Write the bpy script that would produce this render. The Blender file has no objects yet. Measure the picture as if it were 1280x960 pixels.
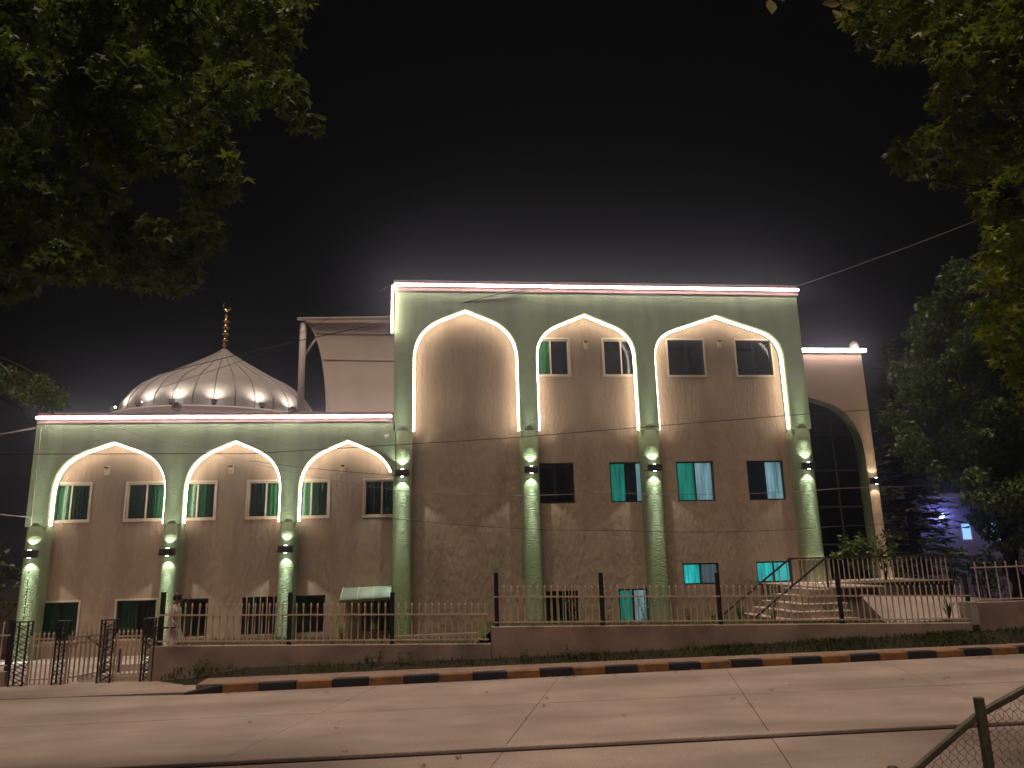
import bpy, bmesh, math, random
import numpy as np
from mathutils import Vector, Matrix
R = math.radians
scn = bpy.context.scene
col = scn.collection

# ------------------------------------------------------------------ camera, sky, sun, exposure
cam_data = bpy.data.cameras.new('camera'); cam = bpy.data.objects.new('camera', cam_data); col.objects.link(cam)
cam_data.sensor_width = 36.0; cam_data.lens = 36.0*950/1280; cam_data.clip_start = 0.05; cam_data.clip_end = 2000
def cam_axes(p, r, y):
    fw = Vector((math.sin(y)*math.cos(p), math.cos(y)*math.cos(p), math.sin(p)))
    rt = Vector((math.cos(y), -math.sin(y), 0)); up = rt.cross(fw)
    return rt*math.cos(r)+up*math.sin(r), -rt*math.sin(r)+up*math.cos(r), fw
rt, up, fw = cam_axes(R(13.137), R(-1.416), R(6.208))
M3 = Matrix((rt, up, -fw)).transposed()
cam.matrix_world = Matrix.Translation((0, -23, 2.2)) @ M3.to_4x4()
scn.camera = cam

SUN_EL, SUN_AZ = R(77), R(200)          # soft town light from above, behind the camera
world = bpy.data.worlds.new('World'); scn.world = world; world.use_nodes = True
wn = world.node_tree; wn.nodes.clear()
sky = wn.nodes.new('ShaderNodeTexSky'); sky.sky_type = 'NISHITA'; sky.sun_disc = False
sky.sun_elevation = SUN_EL; sky.sun_rotation = SUN_AZ; sky.dust_density = 4.0; sky.altitude = 0
hsv = wn.nodes.new('ShaderNodeHueSaturation'); hsv.inputs['Saturation'].default_value = 0.30
bg = wn.nodes.new('ShaderNodeBackground'); bg.inputs['Strength'].default_value = 0.0003
wo = wn.nodes.new('ShaderNodeOutputWorld')
wn.links.new(sky.outputs[0], hsv.inputs['Color']); wn.links.new(hsv.outputs[0], bg.inputs['Color']); wn.links.new(bg.outputs[0], wo.inputs['Surface'])
sd = bpy.data.lights.new('sun', 'SUN'); sd.energy = 2.4; sd.angle = R(16); sd.color = (1.0, 0.80, 0.64)
so = bpy.data.objects.new('sun', sd); col.objects.link(so)
sdir = Vector((math.sin(SUN_AZ)*math.cos(SUN_EL), math.cos(SUN_AZ)*math.cos(SUN_EL), math.sin(SUN_EL)))
so.rotation_euler = sdir.to_track_quat('Z', 'Y').to_euler()
scn.view_settings.view_transform = 'Standard'; scn.view_settings.look = 'None'
scn.view_settings.exposure = 0.0; scn.view_settings.gamma = 1.0; scn.view_settings.use_curve_mapping = False
scn.cycles.use_denoising = True
scn.cycles.max_bounces = 6; scn.cycles.transparent_max_bounces = 12
scn.cycles.caustics_reflective = False; scn.cycles.caustics_refractive = False
scn.cycles.sample_clamp_indirect = 4.0

# ------------------------------------------------------------------ materials
def new_mat(name):
    m = bpy.data.materials.new(name); m.use_nodes = True
    nt = m.node_tree; b = nt.nodes['Principled BSDF']
    return m, nt, b
def surf(name, c, rough=0.8, var=0.15, vscale=1.5, grain=0.10, gscale=30, bump=0.0, bscale=(40, 40, 40), bdist=0.02, metal=0.0, spec=0.3, stain=None, stain_scale=0.6, stain_dir=None):
    m, nt, b = new_mat(name); N = nt.nodes; Lk = nt.links
    tc = N.new('ShaderNodeTexCoord')
    def noise(scale, detail=5, vec=None):
        n = N.new('ShaderNodeTexNoise'); n.inputs['Scale'].default_value = scale; n.inputs['Detail'].default_value = detail
        Lk.new(vec or tc.outputs['Object'], n.inputs['Vector']); return n
    def ramp_(src, lo, hi):
        r = N.new('ShaderNodeMapRange'); r.inputs['From Min'].default_value = 0.3; r.inputs['From Max'].default_value = 0.7
        r.inputs['To Min'].default_value = lo; r.inputs['To Max'].default_value = hi; Lk.new(src, r.inputs['Value']); return r
    a = ramp_(noise(vscale).outputs['Fac'], 1-var, 1+var); g = ramp_(noise(gscale, 3).outputs['Fac'], 1-grain, 1+grain)
    mu = N.new('ShaderNodeMath'); mu.operation = 'MULTIPLY'; Lk.new(a.outputs[0], mu.inputs[0]); Lk.new(g.outputs[0], mu.inputs[1])
    vm = N.new('ShaderNodeVectorMath'); vm.operation = 'SCALE'; vm.inputs[0].default_value = c; Lk.new(mu.outputs[0], vm.inputs['Scale'])
    out = vm.outputs[0]
    if stain:
        mx = N.new('ShaderNodeMix'); mx.data_type = 'RGBA'; 
        sv = None
        if stain_dir:
            sm = N.new('ShaderNodeMapping'); sm.inputs['Scale'].default_value = stain_dir; Lk.new(tc.outputs['Object'], sm.inputs['Vector']); sv = sm.outputs[0]
        s = ramp_(noise(stain_scale, 8, sv).outputs['Fac'], -0.5, 0.9); s.clamp = True
        Lk.new(s.outputs[0], mx.inputs['Factor']); Lk.new(out, mx.inputs[6]); mx.inputs[7].default_value = (*stain, 1); out = mx.outputs[2]
    Lk.new(out, b.inputs['Base Color'])
    b.inputs['Roughness'].default_value = rough; b.inputs['Metallic'].default_value = metal; b.inputs['Specular IOR Level'].default_value = spec
    if bump:
        mp = N.new('ShaderNodeMapping'); mp.inputs['Scale'].default_value = bscale; Lk.new(tc.outputs['Object'], mp.inputs['Vector'])
        n = noise(1.0, 4, mp.outputs[0]); bp = N.new('ShaderNodeBump'); bp.inputs['Strength'].default_value = bump; bp.inputs['Distance'].default_value = bdist
        Lk.new(n.outputs['Fac'], bp.inputs['Height']); Lk.new(bp.outputs[0], b.inputs['Normal'])
    return m
def emit(name, c, s):
    m, nt, b = new_mat(name); b.inputs['Base Color'].default_value = (0.8, 0.8, 0.8, 1)
    b.inputs['Emission Color'].default_value = (*c, 1); b.inputs['Emission Strength'].default_value = s
    return m
def emit_cloth(name, c, s):
    m = emit(name, c, s); nt = m.node_tree; N = nt.nodes; Lk = nt.links; tc = N.new('ShaderNodeTexCoord'); mp = N.new('ShaderNodeMapping'); mp.inputs['Scale'].default_value = (9, 9, 1.1)
    n = N.new('ShaderNodeTexNoise'); n.inputs['Scale'].default_value = 1.0; n.inputs['Detail'].default_value = 3; r = N.new('ShaderNodeMapRange'); r.inputs['From Min'].default_value = 0.3; r.inputs['From Max'].default_value = 0.7
    r.inputs['To Min'].default_value = s*0.45; r.inputs['To Max'].default_value = s*1.45; Lk.new(tc.outputs['Object'], mp.inputs['Vector']); Lk.new(mp.outputs[0], n.inputs['Vector']); Lk.new(n.outputs['Fac'], r.inputs['Value'])
    Lk.new(r.outputs[0], N['Principled BSDF'].inputs['Emission Strength']); return m
def glass(name, tint=(0.75, 0.85, 0.8)):
    m = bpy.data.materials.new(name); m.use_nodes = True; nt = m.node_tree; nt.nodes.clear(); N = nt.nodes; Lk = nt.links
    o = N.new('ShaderNodeOutputMaterial'); t = N.new('ShaderNodeBsdfTransparent'); t.inputs[0].default_value = (*tint, 1)
    g = N.new('ShaderNodeBsdfGlossy'); g.inputs['Roughness'].default_value = 0.10; f = N.new('ShaderNodeFresnel'); f.inputs[0].default_value = 1.36
    mx = N.new('ShaderNodeMixShader'); Lk.new(f.outputs[0], mx.inputs[0]); Lk.new(t.outputs[0], mx.inputs[1]); Lk.new(g.outputs[0], mx.inputs[2]); Lk.new(mx.outputs[0], o.inputs[0])
    return m
def leafmat(name, c1, c2, trans=0.35, rough=0.45):
    m = bpy.data.materials.new(name); m.use_nodes = True; nt = m.node_tree; N = nt.nodes; Lk = nt.links; b = N['Principled BSDF']; o = N['Material Output']
    ge = N.new('ShaderNodeNewGeometry'); cr = N.new('ShaderNodeMix'); cr.data_type = 'RGBA'
    cr.inputs[6].default_value = (*c1, 1); cr.inputs[7].default_value = (*c2, 1); Lk.new(ge.outputs['Random Per Island'], cr.inputs['Factor'])
    Lk.new(cr.outputs[2], b.inputs['Base Color']); b.inputs['Roughness'].default_value = rough; b.inputs['Specular IOR Level'].default_value = 0.35
    tr = N.new('ShaderNodeBsdfTranslucent'); Lk.new(cr.outputs[2], tr.inputs[0])
    mx = N.new('ShaderNodeMixShader'); mx.inputs[0].default_value = trans; Lk.new(b.outputs[0], mx.inputs[1]); Lk.new(tr.outputs[0], mx.inputs[2]); Lk.new(mx.outputs[0], o.inputs[0])
    return m

MT = {}
MT['tan'] = surf('tan_stucco', (0.49, 0.37, 0.275), 0.9, 0.10, 0.8, 0.06, 25, bump=0.8, bscale=(9, 9, 3.2), bdist=0.04, spec=0.15, stain=(0.36, 0.265, 0.195), stain_scale=1.0, stain_dir=(1.6, 1.6, 0.3))
MT['tan2'] = surf('pink_tan_plaster', (0.55, 0.40, 0.30), 0.9, 0.08, 0.8, 0.05, 25, bump=0.3, bscale=(14, 14, 9), bdist=0.015, spec=0.15)
MT['green'] = surf('green_stucco', (0.31, 0.39, 0.225), 0.85, 0.10, 0.7, 0.08, 40, bump=0.7, bscale=(9, 9, 38), bdist=0.025, spec=0.15, stain=(0.22, 0.275, 0.165), stain_scale=1.0, stain_dir=(2.2, 2.2, 0.5))
MT['coping'] = surf('pink_coping_paint', (0.34, 0.22, 0.20), 0.8, 0.10, 1.2, 0.06, 20, bump=0.2, bscale=(20, 20, 20))
MT['trim'] = surf('cream_trim', (0.72, 0.62, 0.50), 0.6, 0.06, 2, 0.05, 30)
MT['bronze'] = surf('dark_bronze_frame', (0.035, 0.028, 0.024), 0.45, 0.15, 4, 0.1, 40, spec=0.5)
MT['black'] = surf('black_paint', (0.012, 0.011, 0.012), 0.5, 0.2, 4, 0.2, 30, spec=0.4)
MT['lattice'] = surf('black_iron', (0.018, 0.018, 0.022), 0.5, 0.2, 6, 0.2, 40, spec=0.5)
MT['picket'] = surf('tan_iron_paint', (0.58, 0.44, 0.33), 0.6, 0.2, 3, 0.15, 50, spec=0.3)
MT['rail'] = surf('dark_handrail', (0.05, 0.042, 0.038), 0.45, 0.2, 4, 0.1, 40, spec=0.5)
MT['room'] = surf('dark_room', (0.11, 0.12, 0.13), 0.9)
MT['curtain_g'] = surf('green_curtain', (0.16, 0.50, 0.25), 0.85, 0.12, 3, 0.1, 40)
MT['curtain_b'] = surf('brown_curtain', (0.20, 0.10, 0.08), 0.85, 0.12, 3, 0.1, 40)
MT['curtain_t'] = surf('teal_curtain', (0.12, 0.40, 0.27), 0.85, 0.12, 3, 0.1, 40)
MT['lit_teal'] = emit_cloth('lit_teal_curtain', (0.02, 0.42, 0.36), 0.45)
MT['lit_cyan'] = emit_cloth('lit_cyan_blind', (0.03, 0.52, 0.60), 0.95)
MT['lit_white'] = emit_cloth('lit_white_blind', (0.45, 0.66, 0.86), 0.48)
MT['lit_grey'] = emit_cloth('lit_grey_blind', (0.30, 0.34, 0.46), 0.28)
MT['lit_dim'] = emit_cloth('dim_teal_curtain', (0.02, 0.28, 0.25), 0.30)
MT['glass'] = glass('window_glass')
MT['glass_d'] = glass('dark_glass', (0.25, 0.32, 0.28))
MT['led'] = emit('led_white', (1.0, 0.83, 0.68), 14.0)
MT['led_c'] = emit('led_cool', (1.0, 0.84, 0.79), 30.0)
MT['spot'] = emit('lamp_lens', (0.95, 1.0, 0.92), 30.0)
MT['metal'] = surf('dome_sheet_metal', (0.42, 0.385, 0.36), 0.75, 0.10, 1.0, 0.08, 12, metal=0.0, spec=0.4, bump=0.15, bscale=(3, 3, 3), bdist=0.02)
MT['seam'] = surf('dome_seam_metal', (0.26, 0.23, 0.21), 0.5, 0.1, 2, 0.1, 20, metal=0.4)
MT['gold'] = surf('gold_finial', (0.75, 0.52, 0.22), 0.22, 0.05, 4, 0.05, 20, metal=1.0)
MT['membrane'] = surf('membrane_fabric', (0.62, 0.51, 0.42), 0.75, 0.10, 0.9, 0.05, 20)
MT['pole'] = surf('pink_white_steel', (0.62, 0.52, 0.47), 0.5, 0.06, 3, 0.05, 30)
MT['concrete'] = surf('road_concrete', (0.37, 0.29, 0.245), 0.8, 0.16, 0.9, 0.20, 40, bump=0.5, bscale=(7, 70, 30), bdist=0.008, spec=0.25, stain=(0.23, 0.175, 0.145), stain_scale=1.0, stain_dir=(0.22, 0.9, 1))
MT['joint'] = surf('road_joint_dirt', (0.04, 0.03, 0.025), 0.95, 0.25, 5, 0.2, 40)
MT['wallc'] = surf('retaining_wall_plaster', (0.36, 0.265, 0.22), 0.9, 0.15, 1.2, 0.12, 30, bump=0.35, bscale=(25, 25, 25), bdist=0.01, stain=(0.17, 0.12, 0.10), stain_scale=1.1)
MT['kerb_y'] = surf('kerb_orange_paint', (0.26, 0.125, 0.045), 0.7, 0.25, 3, 0.2, 30, bump=0.3, bscale=(40, 40, 40), stain=(0.085, 0.055, 0.04), stain_scale=3.5)
MT['kerb_k'] = surf('kerb_black_paint', (0.022, 0.02, 0.024), 0.7, 0.3, 3, 0.2, 30, bump=0.3, bscale=(40, 40, 40))
MT['soil'] = surf('dark_soil', (0.026, 0.020, 0.014), 0.95, 0.3, 0.8, 0.3, 25, bump=0.6, bscale=(12, 12, 12), bdist=0.04)
MT['turf'] = surf('lawn_soil', (0.06, 0.065, 0.022), 0.95, 0.35, 1.2, 0.3, 25, bump=0.6, bscale=(14, 14, 14), bdist=0.04)
MT['turfd'] = surf('verge_soil', (0.028, 0.024, 0.012), 0.95, 0.4, 1.5, 0.4, 25, bump=0.8, bscale=(14, 14, 14), bdist=0.05)
MT['step'] = surf('pale_step_stone', (0.55, 0.46, 0.40), 0.6, 0.12, 1.5, 0.1, 35, stain=(0.36, 0.28, 0.24), stain_scale=2)
MT['landing'] = surf('grey_plaster', (0.24, 0.21, 0.185), 0.85, 0.15, 1.5, 0.1, 30, bump=0.3, bscale=(25, 25, 25), bdist=0.01)
MT['ramp'] = surf('pale_concrete', (0.40, 0.33, 0.29), 0.85, 0.15, 1.2, 0.1, 30, stain=(0.25, 0.20, 0.18), stain_scale=1.4)
MT['cable'] = surf('cable_rubber', (0.03, 0.028, 0.03), 0.6)
MT['cable_p'] = surf('pale_cable', (0.24, 0.21, 0.20), 0.6)
MT['bark'] = surf('bark', (0.035, 0.026, 0.018), 0.9, 0.3, 2, 0.3, 20, bump=0.8, bscale=(20, 20, 4), bdist=0.03)
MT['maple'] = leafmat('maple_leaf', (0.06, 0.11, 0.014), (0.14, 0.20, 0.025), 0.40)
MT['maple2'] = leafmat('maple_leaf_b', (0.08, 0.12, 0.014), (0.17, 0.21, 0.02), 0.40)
MT['yellow'] = leafmat('lamplit_maple_leaf', (0.15, 0.22, 0.012), (0.32, 0.38, 0.025), 0.45)  # lighter than the other maples: street-lamp light put into the leaf colour
MT['mid'] = leafmat('deep_green_leaf', (0.05, 0.085, 0.02), (0.10, 0.15, 0.03), 0.35)
MT['needle'] = leafmat('conifer_needle', (0.05, 0.065, 0.028), (0.09, 0.11, 0.04), 0.25)
MT['shrub'] = leafmat('shrub_leaf', (0.07, 0.12, 0.025), (0.14, 0.19, 0.04), 0.3)
MT['hedge'] = leafmat('hedge_leaf', (0.06, 0.10, 0.022), (0.10, 0.15, 0.03), 0.3)
MT['grass'] = leafmat('grass_blade', (0.10, 0.12, 0.025), (0.19, 0.20, 0.05), 0.3, 0.6)
MT['grassd'] = leafmat('verge_grass', (0.035, 0.05, 0.010), (0.09, 0.11, 0.02), 0.3, 0.6)
MT['dry'] = leafmat('pale_twig_leaf', (0.24, 0.21, 0.06), (0.34, 0.30, 0.10), 0.3)
MT['litter'] = leafmat('fallen_leaf', (0.13, 0.08, 0.045), (0.26, 0.17, 0.10), 0.1, 0.8)
MT['awning'] = surf('green_awning_sheet', (0.30, 0.42, 0.34), 0.5, 0.08, 2, 0.06, 30)
MT['lav'] = surf('lavender_wall', (0.22, 0.18, 0.27), 0.85, 0.08, 1, 0.06, 20)
MT['mesh'] = surf('galvanised_wire', (0.16, 0.125, 0.08), 0.6, 0.1, 5, 0.1, 40, metal=0.2)
MT['grime_post'] = surf('weathered_post', (0.11, 0.095, 0.06), 0.6, 0.3, 5, 0.2, 40, spec=0.4)
MT['dish'] = surf('grey_lamp_shell', (0.36, 0.31, 0.30), 0.6)
MT['skin'] = surf('skin', (0.36, 0.21, 0.14), 0.6, 0.05, 5, 0.04, 40)
MT['hair'] = surf('black_hair', (0.012, 0.010, 0.010), 0.6)
MT['cloth'] = surf('pale_cotton', (0.52, 0.45, 0.40), 0.85, 0.08, 6, 0.06, 50)
MT['shoe'] = surf('dark_shoe', (0.03, 0.025, 0.022), 0.6)
# paving blocks on the footway
def paver_mat():
    m, nt, b = new_mat('footway_blocks'); N = nt.nodes; Lk = nt.links
    tc = N.new('ShaderNodeTexCoord'); br = N.new('ShaderNodeTexBrick'); br.inputs['Scale'].default_value = 1.0
    br.inputs['Brick Width'].default_value = 0.20; br.inputs['Row Height'].default_value = 0.10; br.inputs['Mortar Size'].default_value = 0.006
    br.inputs['Color1'].default_value = (0.33, 0.225, 0.165, 1); br.inputs['Color2'].default_value = (0.25, 0.165, 0.125, 1); br.inputs['Mortar'].default_value = (0.10, 0.07, 0.055, 1)
    Lk.new(tc.outputs['Object'], br.inputs['Vector']); no = N.new('ShaderNodeTexNoise'); no.inputs['Scale'].default_value = 1.3; no.inputs['Detail'].default_value = 6
    Lk.new(tc.outputs['Object'], no.inputs['Vector']); mr = N.new('ShaderNodeMapRange'); mr.inputs['To Min'].default_value = 0.6; mr.inputs['To Max'].default_value = 1.4; Lk.new(no.outputs['Fac'], mr.inputs['Value'])
    vm = N.new('ShaderNodeVectorMath'); vm.operation = 'SCALE'; Lk.new(br.outputs['Color'], vm.inputs[0]); Lk.new(mr.outputs[0], vm.inputs['Scale']); Lk.new(vm.outputs[0], b.inputs['Base Color'])
    b.inputs['Roughness'].default_value = 0.85; bp = N.new('ShaderNodeBump'); bp.inputs['Strength'].default_value = 0.5; bp.inputs['Distance'].default_value = 0.01; bp.invert = True
    Lk.new(br.outputs['Fac'], bp.inputs['Height']); Lk.new(bp.outputs[0], b.inputs['Normal']); return m
MT['paver'] = paver_mat()

# ------------------------------------------------------------------ mesh helpers
class MB:
    def __init__(s): s.v = []; s.f = []
    def add(s, vs, fs):
        o = len(s.v); s.v += [tuple(p) for p in vs]; s.f += [tuple(i+o for i in f) for f in fs]; return s
    def box(s, x0, x1, y0, y1, z0, z1):
        return s.add([(x0,y0,z0),(x1,y0,z0),(x1,y1,z0),(x0,y1,z0),(x0,y0,z1),(x1,y0,z1),(x1,y1,z1),(x0,y1,z1)],
                     [(0,3,2,1),(4,5,6,7),(0,1,5,4),(1,2,6,5),(2,3,7,6),(3,0,4,7)])
    def hexa(s, p):      # 8 points, bottom ring then top ring
        return s.add(p, [(0,3,2,1),(4,5,6,7),(0,1,5,4),(1,2,6,5),(2,3,7,6),(3,0,4,7)])
    def quad(s, a, b, c, d): return s.add([a,b,c,d], [(0,1,2,3)])
    def bar(s, a, b, w, h=None):     # square bar between two points
        a = Vector(a); b = Vector(b); h = h or w; d = (b-a).normalized()
        u = d.cross(Vector((0,0,1))); u = u.normalized() if u.length > 1e-4 else Vector((1,0,0)); v = u.cross(d)
        p = [q+u*sx*w/2+v*sy*h/2 for q in (a,b) for sx,sy in ((-1,-1),(1,-1),(1,1),(-1,1))]
        return s.hexa(p)
    def tube(s, path, r, n=8, cap=True):
        path = [Vector(p) for p in path]; rs = r if isinstance(r, (list, tuple)) else [r]*len(path); o = len(s.v); ref = None
        for i, p in enumerate(path):
            d = (path[min(i+1, len(path)-1)]-path[max(i-1, 0)]).normalized()
            if ref is None or abs(ref.dot(d)) > 0.98: ref = Vector((0,0,1)) if abs(d.z) < 0.9 else Vector((1,0,0))
            u = d.cross(ref).normalized(); v = u.cross(d)
            for k in range(n):
                a = 2*math.pi*k/n; s.v.append(tuple(p+(u*math.cos(a)+v*math.sin(a))*rs[i]))
        for i in range(len(path)-1):
            for k in range(n):
                a, b = o+i*n+k, o+i*n+(k+1)%n; s.f.append((a, b, b+n, a+n))
        if cap: s.f.append(tuple(o+k for k in range(n))[::-1]); s.f.append(tuple(o+(len(path)-1)*n+k for k in range(n)))
        return s
    def lathe(s, prof, c=(0,0,0), n=24):
        o = len(s.v)
        for r_, z in prof:
            for k in range(n):
                a = 2*math.pi*k/n; s.v.append((c[0]+r_*math.cos(a), c[1]+r_*math.sin(a), c[2]+z))
        for i in range(len(prof)-1):
            for k in range(n):
                a, b = o+i*n+k, o+i*n+(k+1)%n; s.f.append((a, b, b+n, a+n))
        s.f.append(tuple(o+k for k in range(n))[::-1]); s.f.append(tuple(o+(len(prof)-1)*n+k for k in range(n)))
        return s
    def mesh(s, name, mat, smooth=False):
        me = bpy.data.meshes.new(name); me.from_pydata(s.v, [], s.f); me.update()
        if mat: me.materials.append(MT[mat])
        if smooth: me.shade_smooth()
        return me
    def build(s, name, mat, parent=None, smooth=False): return link(name, s.mesh(name, mat, smooth), parent)
def link(name, me, parent=None, at=(0,0,0)):
    o = bpy.data.objects.new(name, me); col.objects.link(o); o.location = at
    if parent is not None:
        o.parent = parent
        if parent.type == 'EMPTY': o.matrix_parent_inverse = Matrix.Translation(-parent.location)
    return o
def tag(o, label=None, cat=None, group=None, kind=None):
    if label: o['label'] = label
    if cat: o['category'] = cat
    if group: o['group'] = group
    if kind: o['kind'] = kind
    return o
def thing(name, label, cat, loc=(0,0,0), group=None):
    o = bpy.data.objects.new(name, None); col.objects.link(o); o.location = loc; o.empty_display_size = 0.2
    return tag(o, label, cat, group)
def soft(o, w=0.01, seg=2):
    m = o.modifiers.new('bevel', 'BEVEL'); m.width = w; m.segments = seg; m.limit_method = 'ANGLE'; return o

# ------------------------------------------------------------------ ground, road, kerb, footway
rnd = random.Random(11)
def wall_y(x): return -6.20 if x < 1.26 else -6.20+0.045*(x-1.26)
def terrain_z(x, y):
    if y < -16.6: return -0.10+0.70*min(1, max(0, (-16.6-y)/4.5))
    if y < -6.2: return -0.10
    return -0.32
mb = MB(); xs = [-400,-120,-60,-40]+[i*2.0 for i in range(-19,20)]+[40,60,120,400]; ys = [-300,-80,-40,-24,-22.5,-21.1,-19,-17.6,-16.6,-14,-10,-7,-6.25,-6.15,-4,0,6,12,20,40,80,160,400]
for y in ys:
    for x in xs: mb.v.append((x, y, terrain_z(x, y)))
W = len(xs)
for j in range(len(ys)-1):
    for i in range(W-1): mb.f.append((j*W+i, j*W+i+1, (j+1)*W+i+1, (j+1)*W+i))
tag(mb.build('ground', 'soil'), kind='structure')

road = MB().box(-60, 60, -16.55, -6.9, -0.10, -0.03).build('road', 'joint'); tag(road, kind='structure')
# concrete slabs between oblique joints, two rows of the far lane, a lower near lane
def kerb_y(x): return -7.86+0.052*(x+4.5) if x > -4.5 else -7.86
def xi(k, y): return 2.40+3.38*k+(y+7.72)*0.2866
gap = 0.0045
for k in range(-11, 9):
    for (ya, yb, zt) in ((-10.22, None, 0.0), (-13.08, -10.235, 0.0), (-16.5, -13.14, -0.028)):
        far = lambda q: (kerb_y(xi(q, -7.6)) if xi(q, -7.6) > -4.5 else -7.40) if yb is None else yb
        yb0, yb1 = far(k), far(k+1)
        x0a, x1a = xi(k, ya)+gap, xi(k+1, ya)-gap; x0b, x1b = xi(k, yb0)+gap, xi(k+1, yb1)-gap
        tl = rnd.uniform(-0.002, 0.002)
        s = MB().hexa([(x0a,ya,-0.05),(x1a,ya,-0.05),(x1b,yb1,-0.05),(x0b,yb0,-0.05),(x0a,ya,zt+tl),(x1a,ya,zt+tl),(x1b,yb1,zt+tl),(x0b,yb0,zt+tl)])
        s.build('slab', 'concrete', road)
# raised lip along the drain joint
soft(MB().box(-60, 60, -13.105, -12.97, -0.03, 0.022).build('slab_lip', 'concrete', road), 0.012, 2)

kerb = MB().box(-4.45, 34, -7.60, -7.45, -0.09, -0.02)
kerb.v = [(x, y+0.052*(x+4.5), z) for x, y, z in kerb.v]
kerb = tag(kerb.build('kerb', 'soil'), kind='structure')
x = -4.45; k = 0
while x < 30:
    w = 0.655; b = MB().box(x+0.004, x+w-0.004, -7.855, -7.645, -0.03, 0.145+rnd.uniform(-0.006, 0.006))
    if k == 0: b.v[4] = (b.v[4][0], b.v[4][1], 0.03); b.v[7] = (b.v[7][0], b.v[7][1], 0.03)
    dy = rnd.uniform(-0.008, 0.008)
    b.v = [(px, py+0.052*(px+4.5)+dy, pz) for px, py, pz in b.v]
    soft(b.build('kerb_block', 'kerb_k' if k % 2 == 0 else 'kerb_y', kerb), 0.018, 2); x += w; k += 1

fw_ = MB().hexa([(-4.3,-7.64,0),(24,-6.165,0),(24,-6.07,0),(-4.3,-6.85,0),(-4.3,-7.64,0.135),(24,-6.165,0.135),(24,-6.07,0.15),(-4.3,-6.85,0.14)])
tag(fw_.build('footway', 'paver'), kind='structure')
vg = MB()
vx = [-5.6, -4.8, -4.2, -3.6, -2, 0, 3, 6, 9, 12, 15, 20, 24]
for i, x in enumerate(vx):
    yk = -6.88+0.0276*(x+4.3); rise = 0.0 if x < 4 else 0.015*(x-4)
    yw = wall_y(x)-0.12 if x < 13 else -5.75+0.05*(x-13)
    e = -0.05 if x < -5 else 0.15 if x < -4.5 else 0.6 if x < -4 else 1.0
    vg.v += [(x, yk, 0.12*e+0.01), (x, (yk+yw)/2+0.05, (0.17+rise*0.6)*e+0.03), (x, yw+0.1, (0.20+rise)*e+0.06)]
for i in range(len(vx)-1):
    for j in range(2): a = i*3+j; vg.f.append((a, a+3, a+4, a+1))
tag(vg.build('verge', 'turfd', smooth=True), kind='structure')
ap = MB().hexa([(-14,-7.45,-0.09),(-4.2,-7.6,-0.09),(-4.2,-6.1,-0.09),(-14,-6.1,-0.09),(-14,-7.45,0.012),(-4.2,-7.6,0.012),(-4.2,-6.1,0.06),(-14,-6.1,0.06)])
tag(ap.build('gate_apron', 'concrete'), kind='structure')

# garden behind the retaining wall: lawn bank that falls to the building apron
def wall_top(x):
    if x < 1.26: return 0.72-0.0277*(x+5.6)
    return 0.87-0.0275*(x-1.27)
def lawn_z(x, y):
    t = wall_top(x)-0.07
    if y < -4.5: return t
    e = -0.12 if x < 7 else -0.12+min(1, (x-7)/2.0)*0.62
    f = min(1, (y+4.5)/1.7); return t+(e-t)*f*f*(3-2*f)
lw = MB(); lx = [-5.45+0.45*i for i in range(0, 44)]; ly = [-6.12, -5.6, -5.0, -4.5, -4.1, -3.7, -3.3, -2.9, -2.4, -1.5, 0.6]
for y in ly:
    for x in lx: lw.v.append((x, max(y, wall_y(x)+0.085), lawn_z(x, y)+ (rnd.uniform(-0.015, 0.015) if -6 < y < -3 else 0)))
for j in range(len(ly)-1):
    for i in range(len(lx)-1): lw.f.append((j*44+i, j*44+i+1, (j+1)*44+i+1, (j+1)*44+i))
tag(lw.build('lawn', 'turf', smooth=True), kind='structure')
tag(MB().box(-30, -5.44, -6.1, 0.6, -0.30, -0.115).build('courtyard', 'ramp'), kind='structure')

# ------------------------------------------------------------------ buildings
REC = 0.45      # depth of the arcade in front of the window wall
def arch_pts(xl, xr, apex, slope, t, zb, n=9):
    xc = (xl+xr)/2; h = (xr-xl)/2; zc = apex-slope*h; th = math.atan(slope)
    S = (h, zc-t); K = (h, zc); E = (h-t*math.cos(th), zc+t*math.sin(th)); half = [(0, apex)]
    for i in range(n+1):
        u = i/n; a, b, c = u*u, 2*u*(1-u), (1-u)*(1-u)
        half.append((S[0]*a+K[0]*b+E[0]*c, S[1]*a+K[1]*b+E[1]*c))
    half.append((h, zb))
    right = [(xc+x, z) for x, z in half]; left = [(xc-x, z) for x, z in half]
    return left[::-1]+right[1:]
def hole_wall(mb, x0, x1, z0, z1, y, holes, reveal=0.14, back=0.25):
    xs = sorted({x0, x1, *[h[0] for h in holes], *[h[1] for h in holes]}); zs = sorted({z0, z1, *[h[2] for h in holes], *[h[3] for h in holes]})
    xs = [v for v in xs if x0 <= v <= x1]; zs = [v for v in zs if z0 <= v <= z1]
    for i in range(len(xs)-1):
        for j in range(len(zs)-1):
            cx, cz = (xs[i]+xs[i+1])/2, (zs[j]+zs[j+1])/2
            if any(h[0] < cx < h[1] and h[2] < cz < h[3] for h in holes): continue
            mb.quad((xs[i],y,zs[j]), (xs[i+1],y,zs[j]), (xs[i+1],y,zs[j+1]), (xs[i],y,zs[j+1]))
    for a, b, c, d in holes:
        b = min(b, x1)
        mb.quad((a,y,c), (b,y,c), (b,y+reveal,c), (a,y+reveal,c)); mb.quad((a,y,d), (a,y+reveal,d), (b,y+reveal,d), (b,y,d))
        mb.quad((a,y,c), (a,y+reveal,c), (a,y+reveal,d), (a,y,d)); mb.quad((b,y,c), (b,y,d), (b,y+reveal,d), (b,y+reveal,c))
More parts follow.
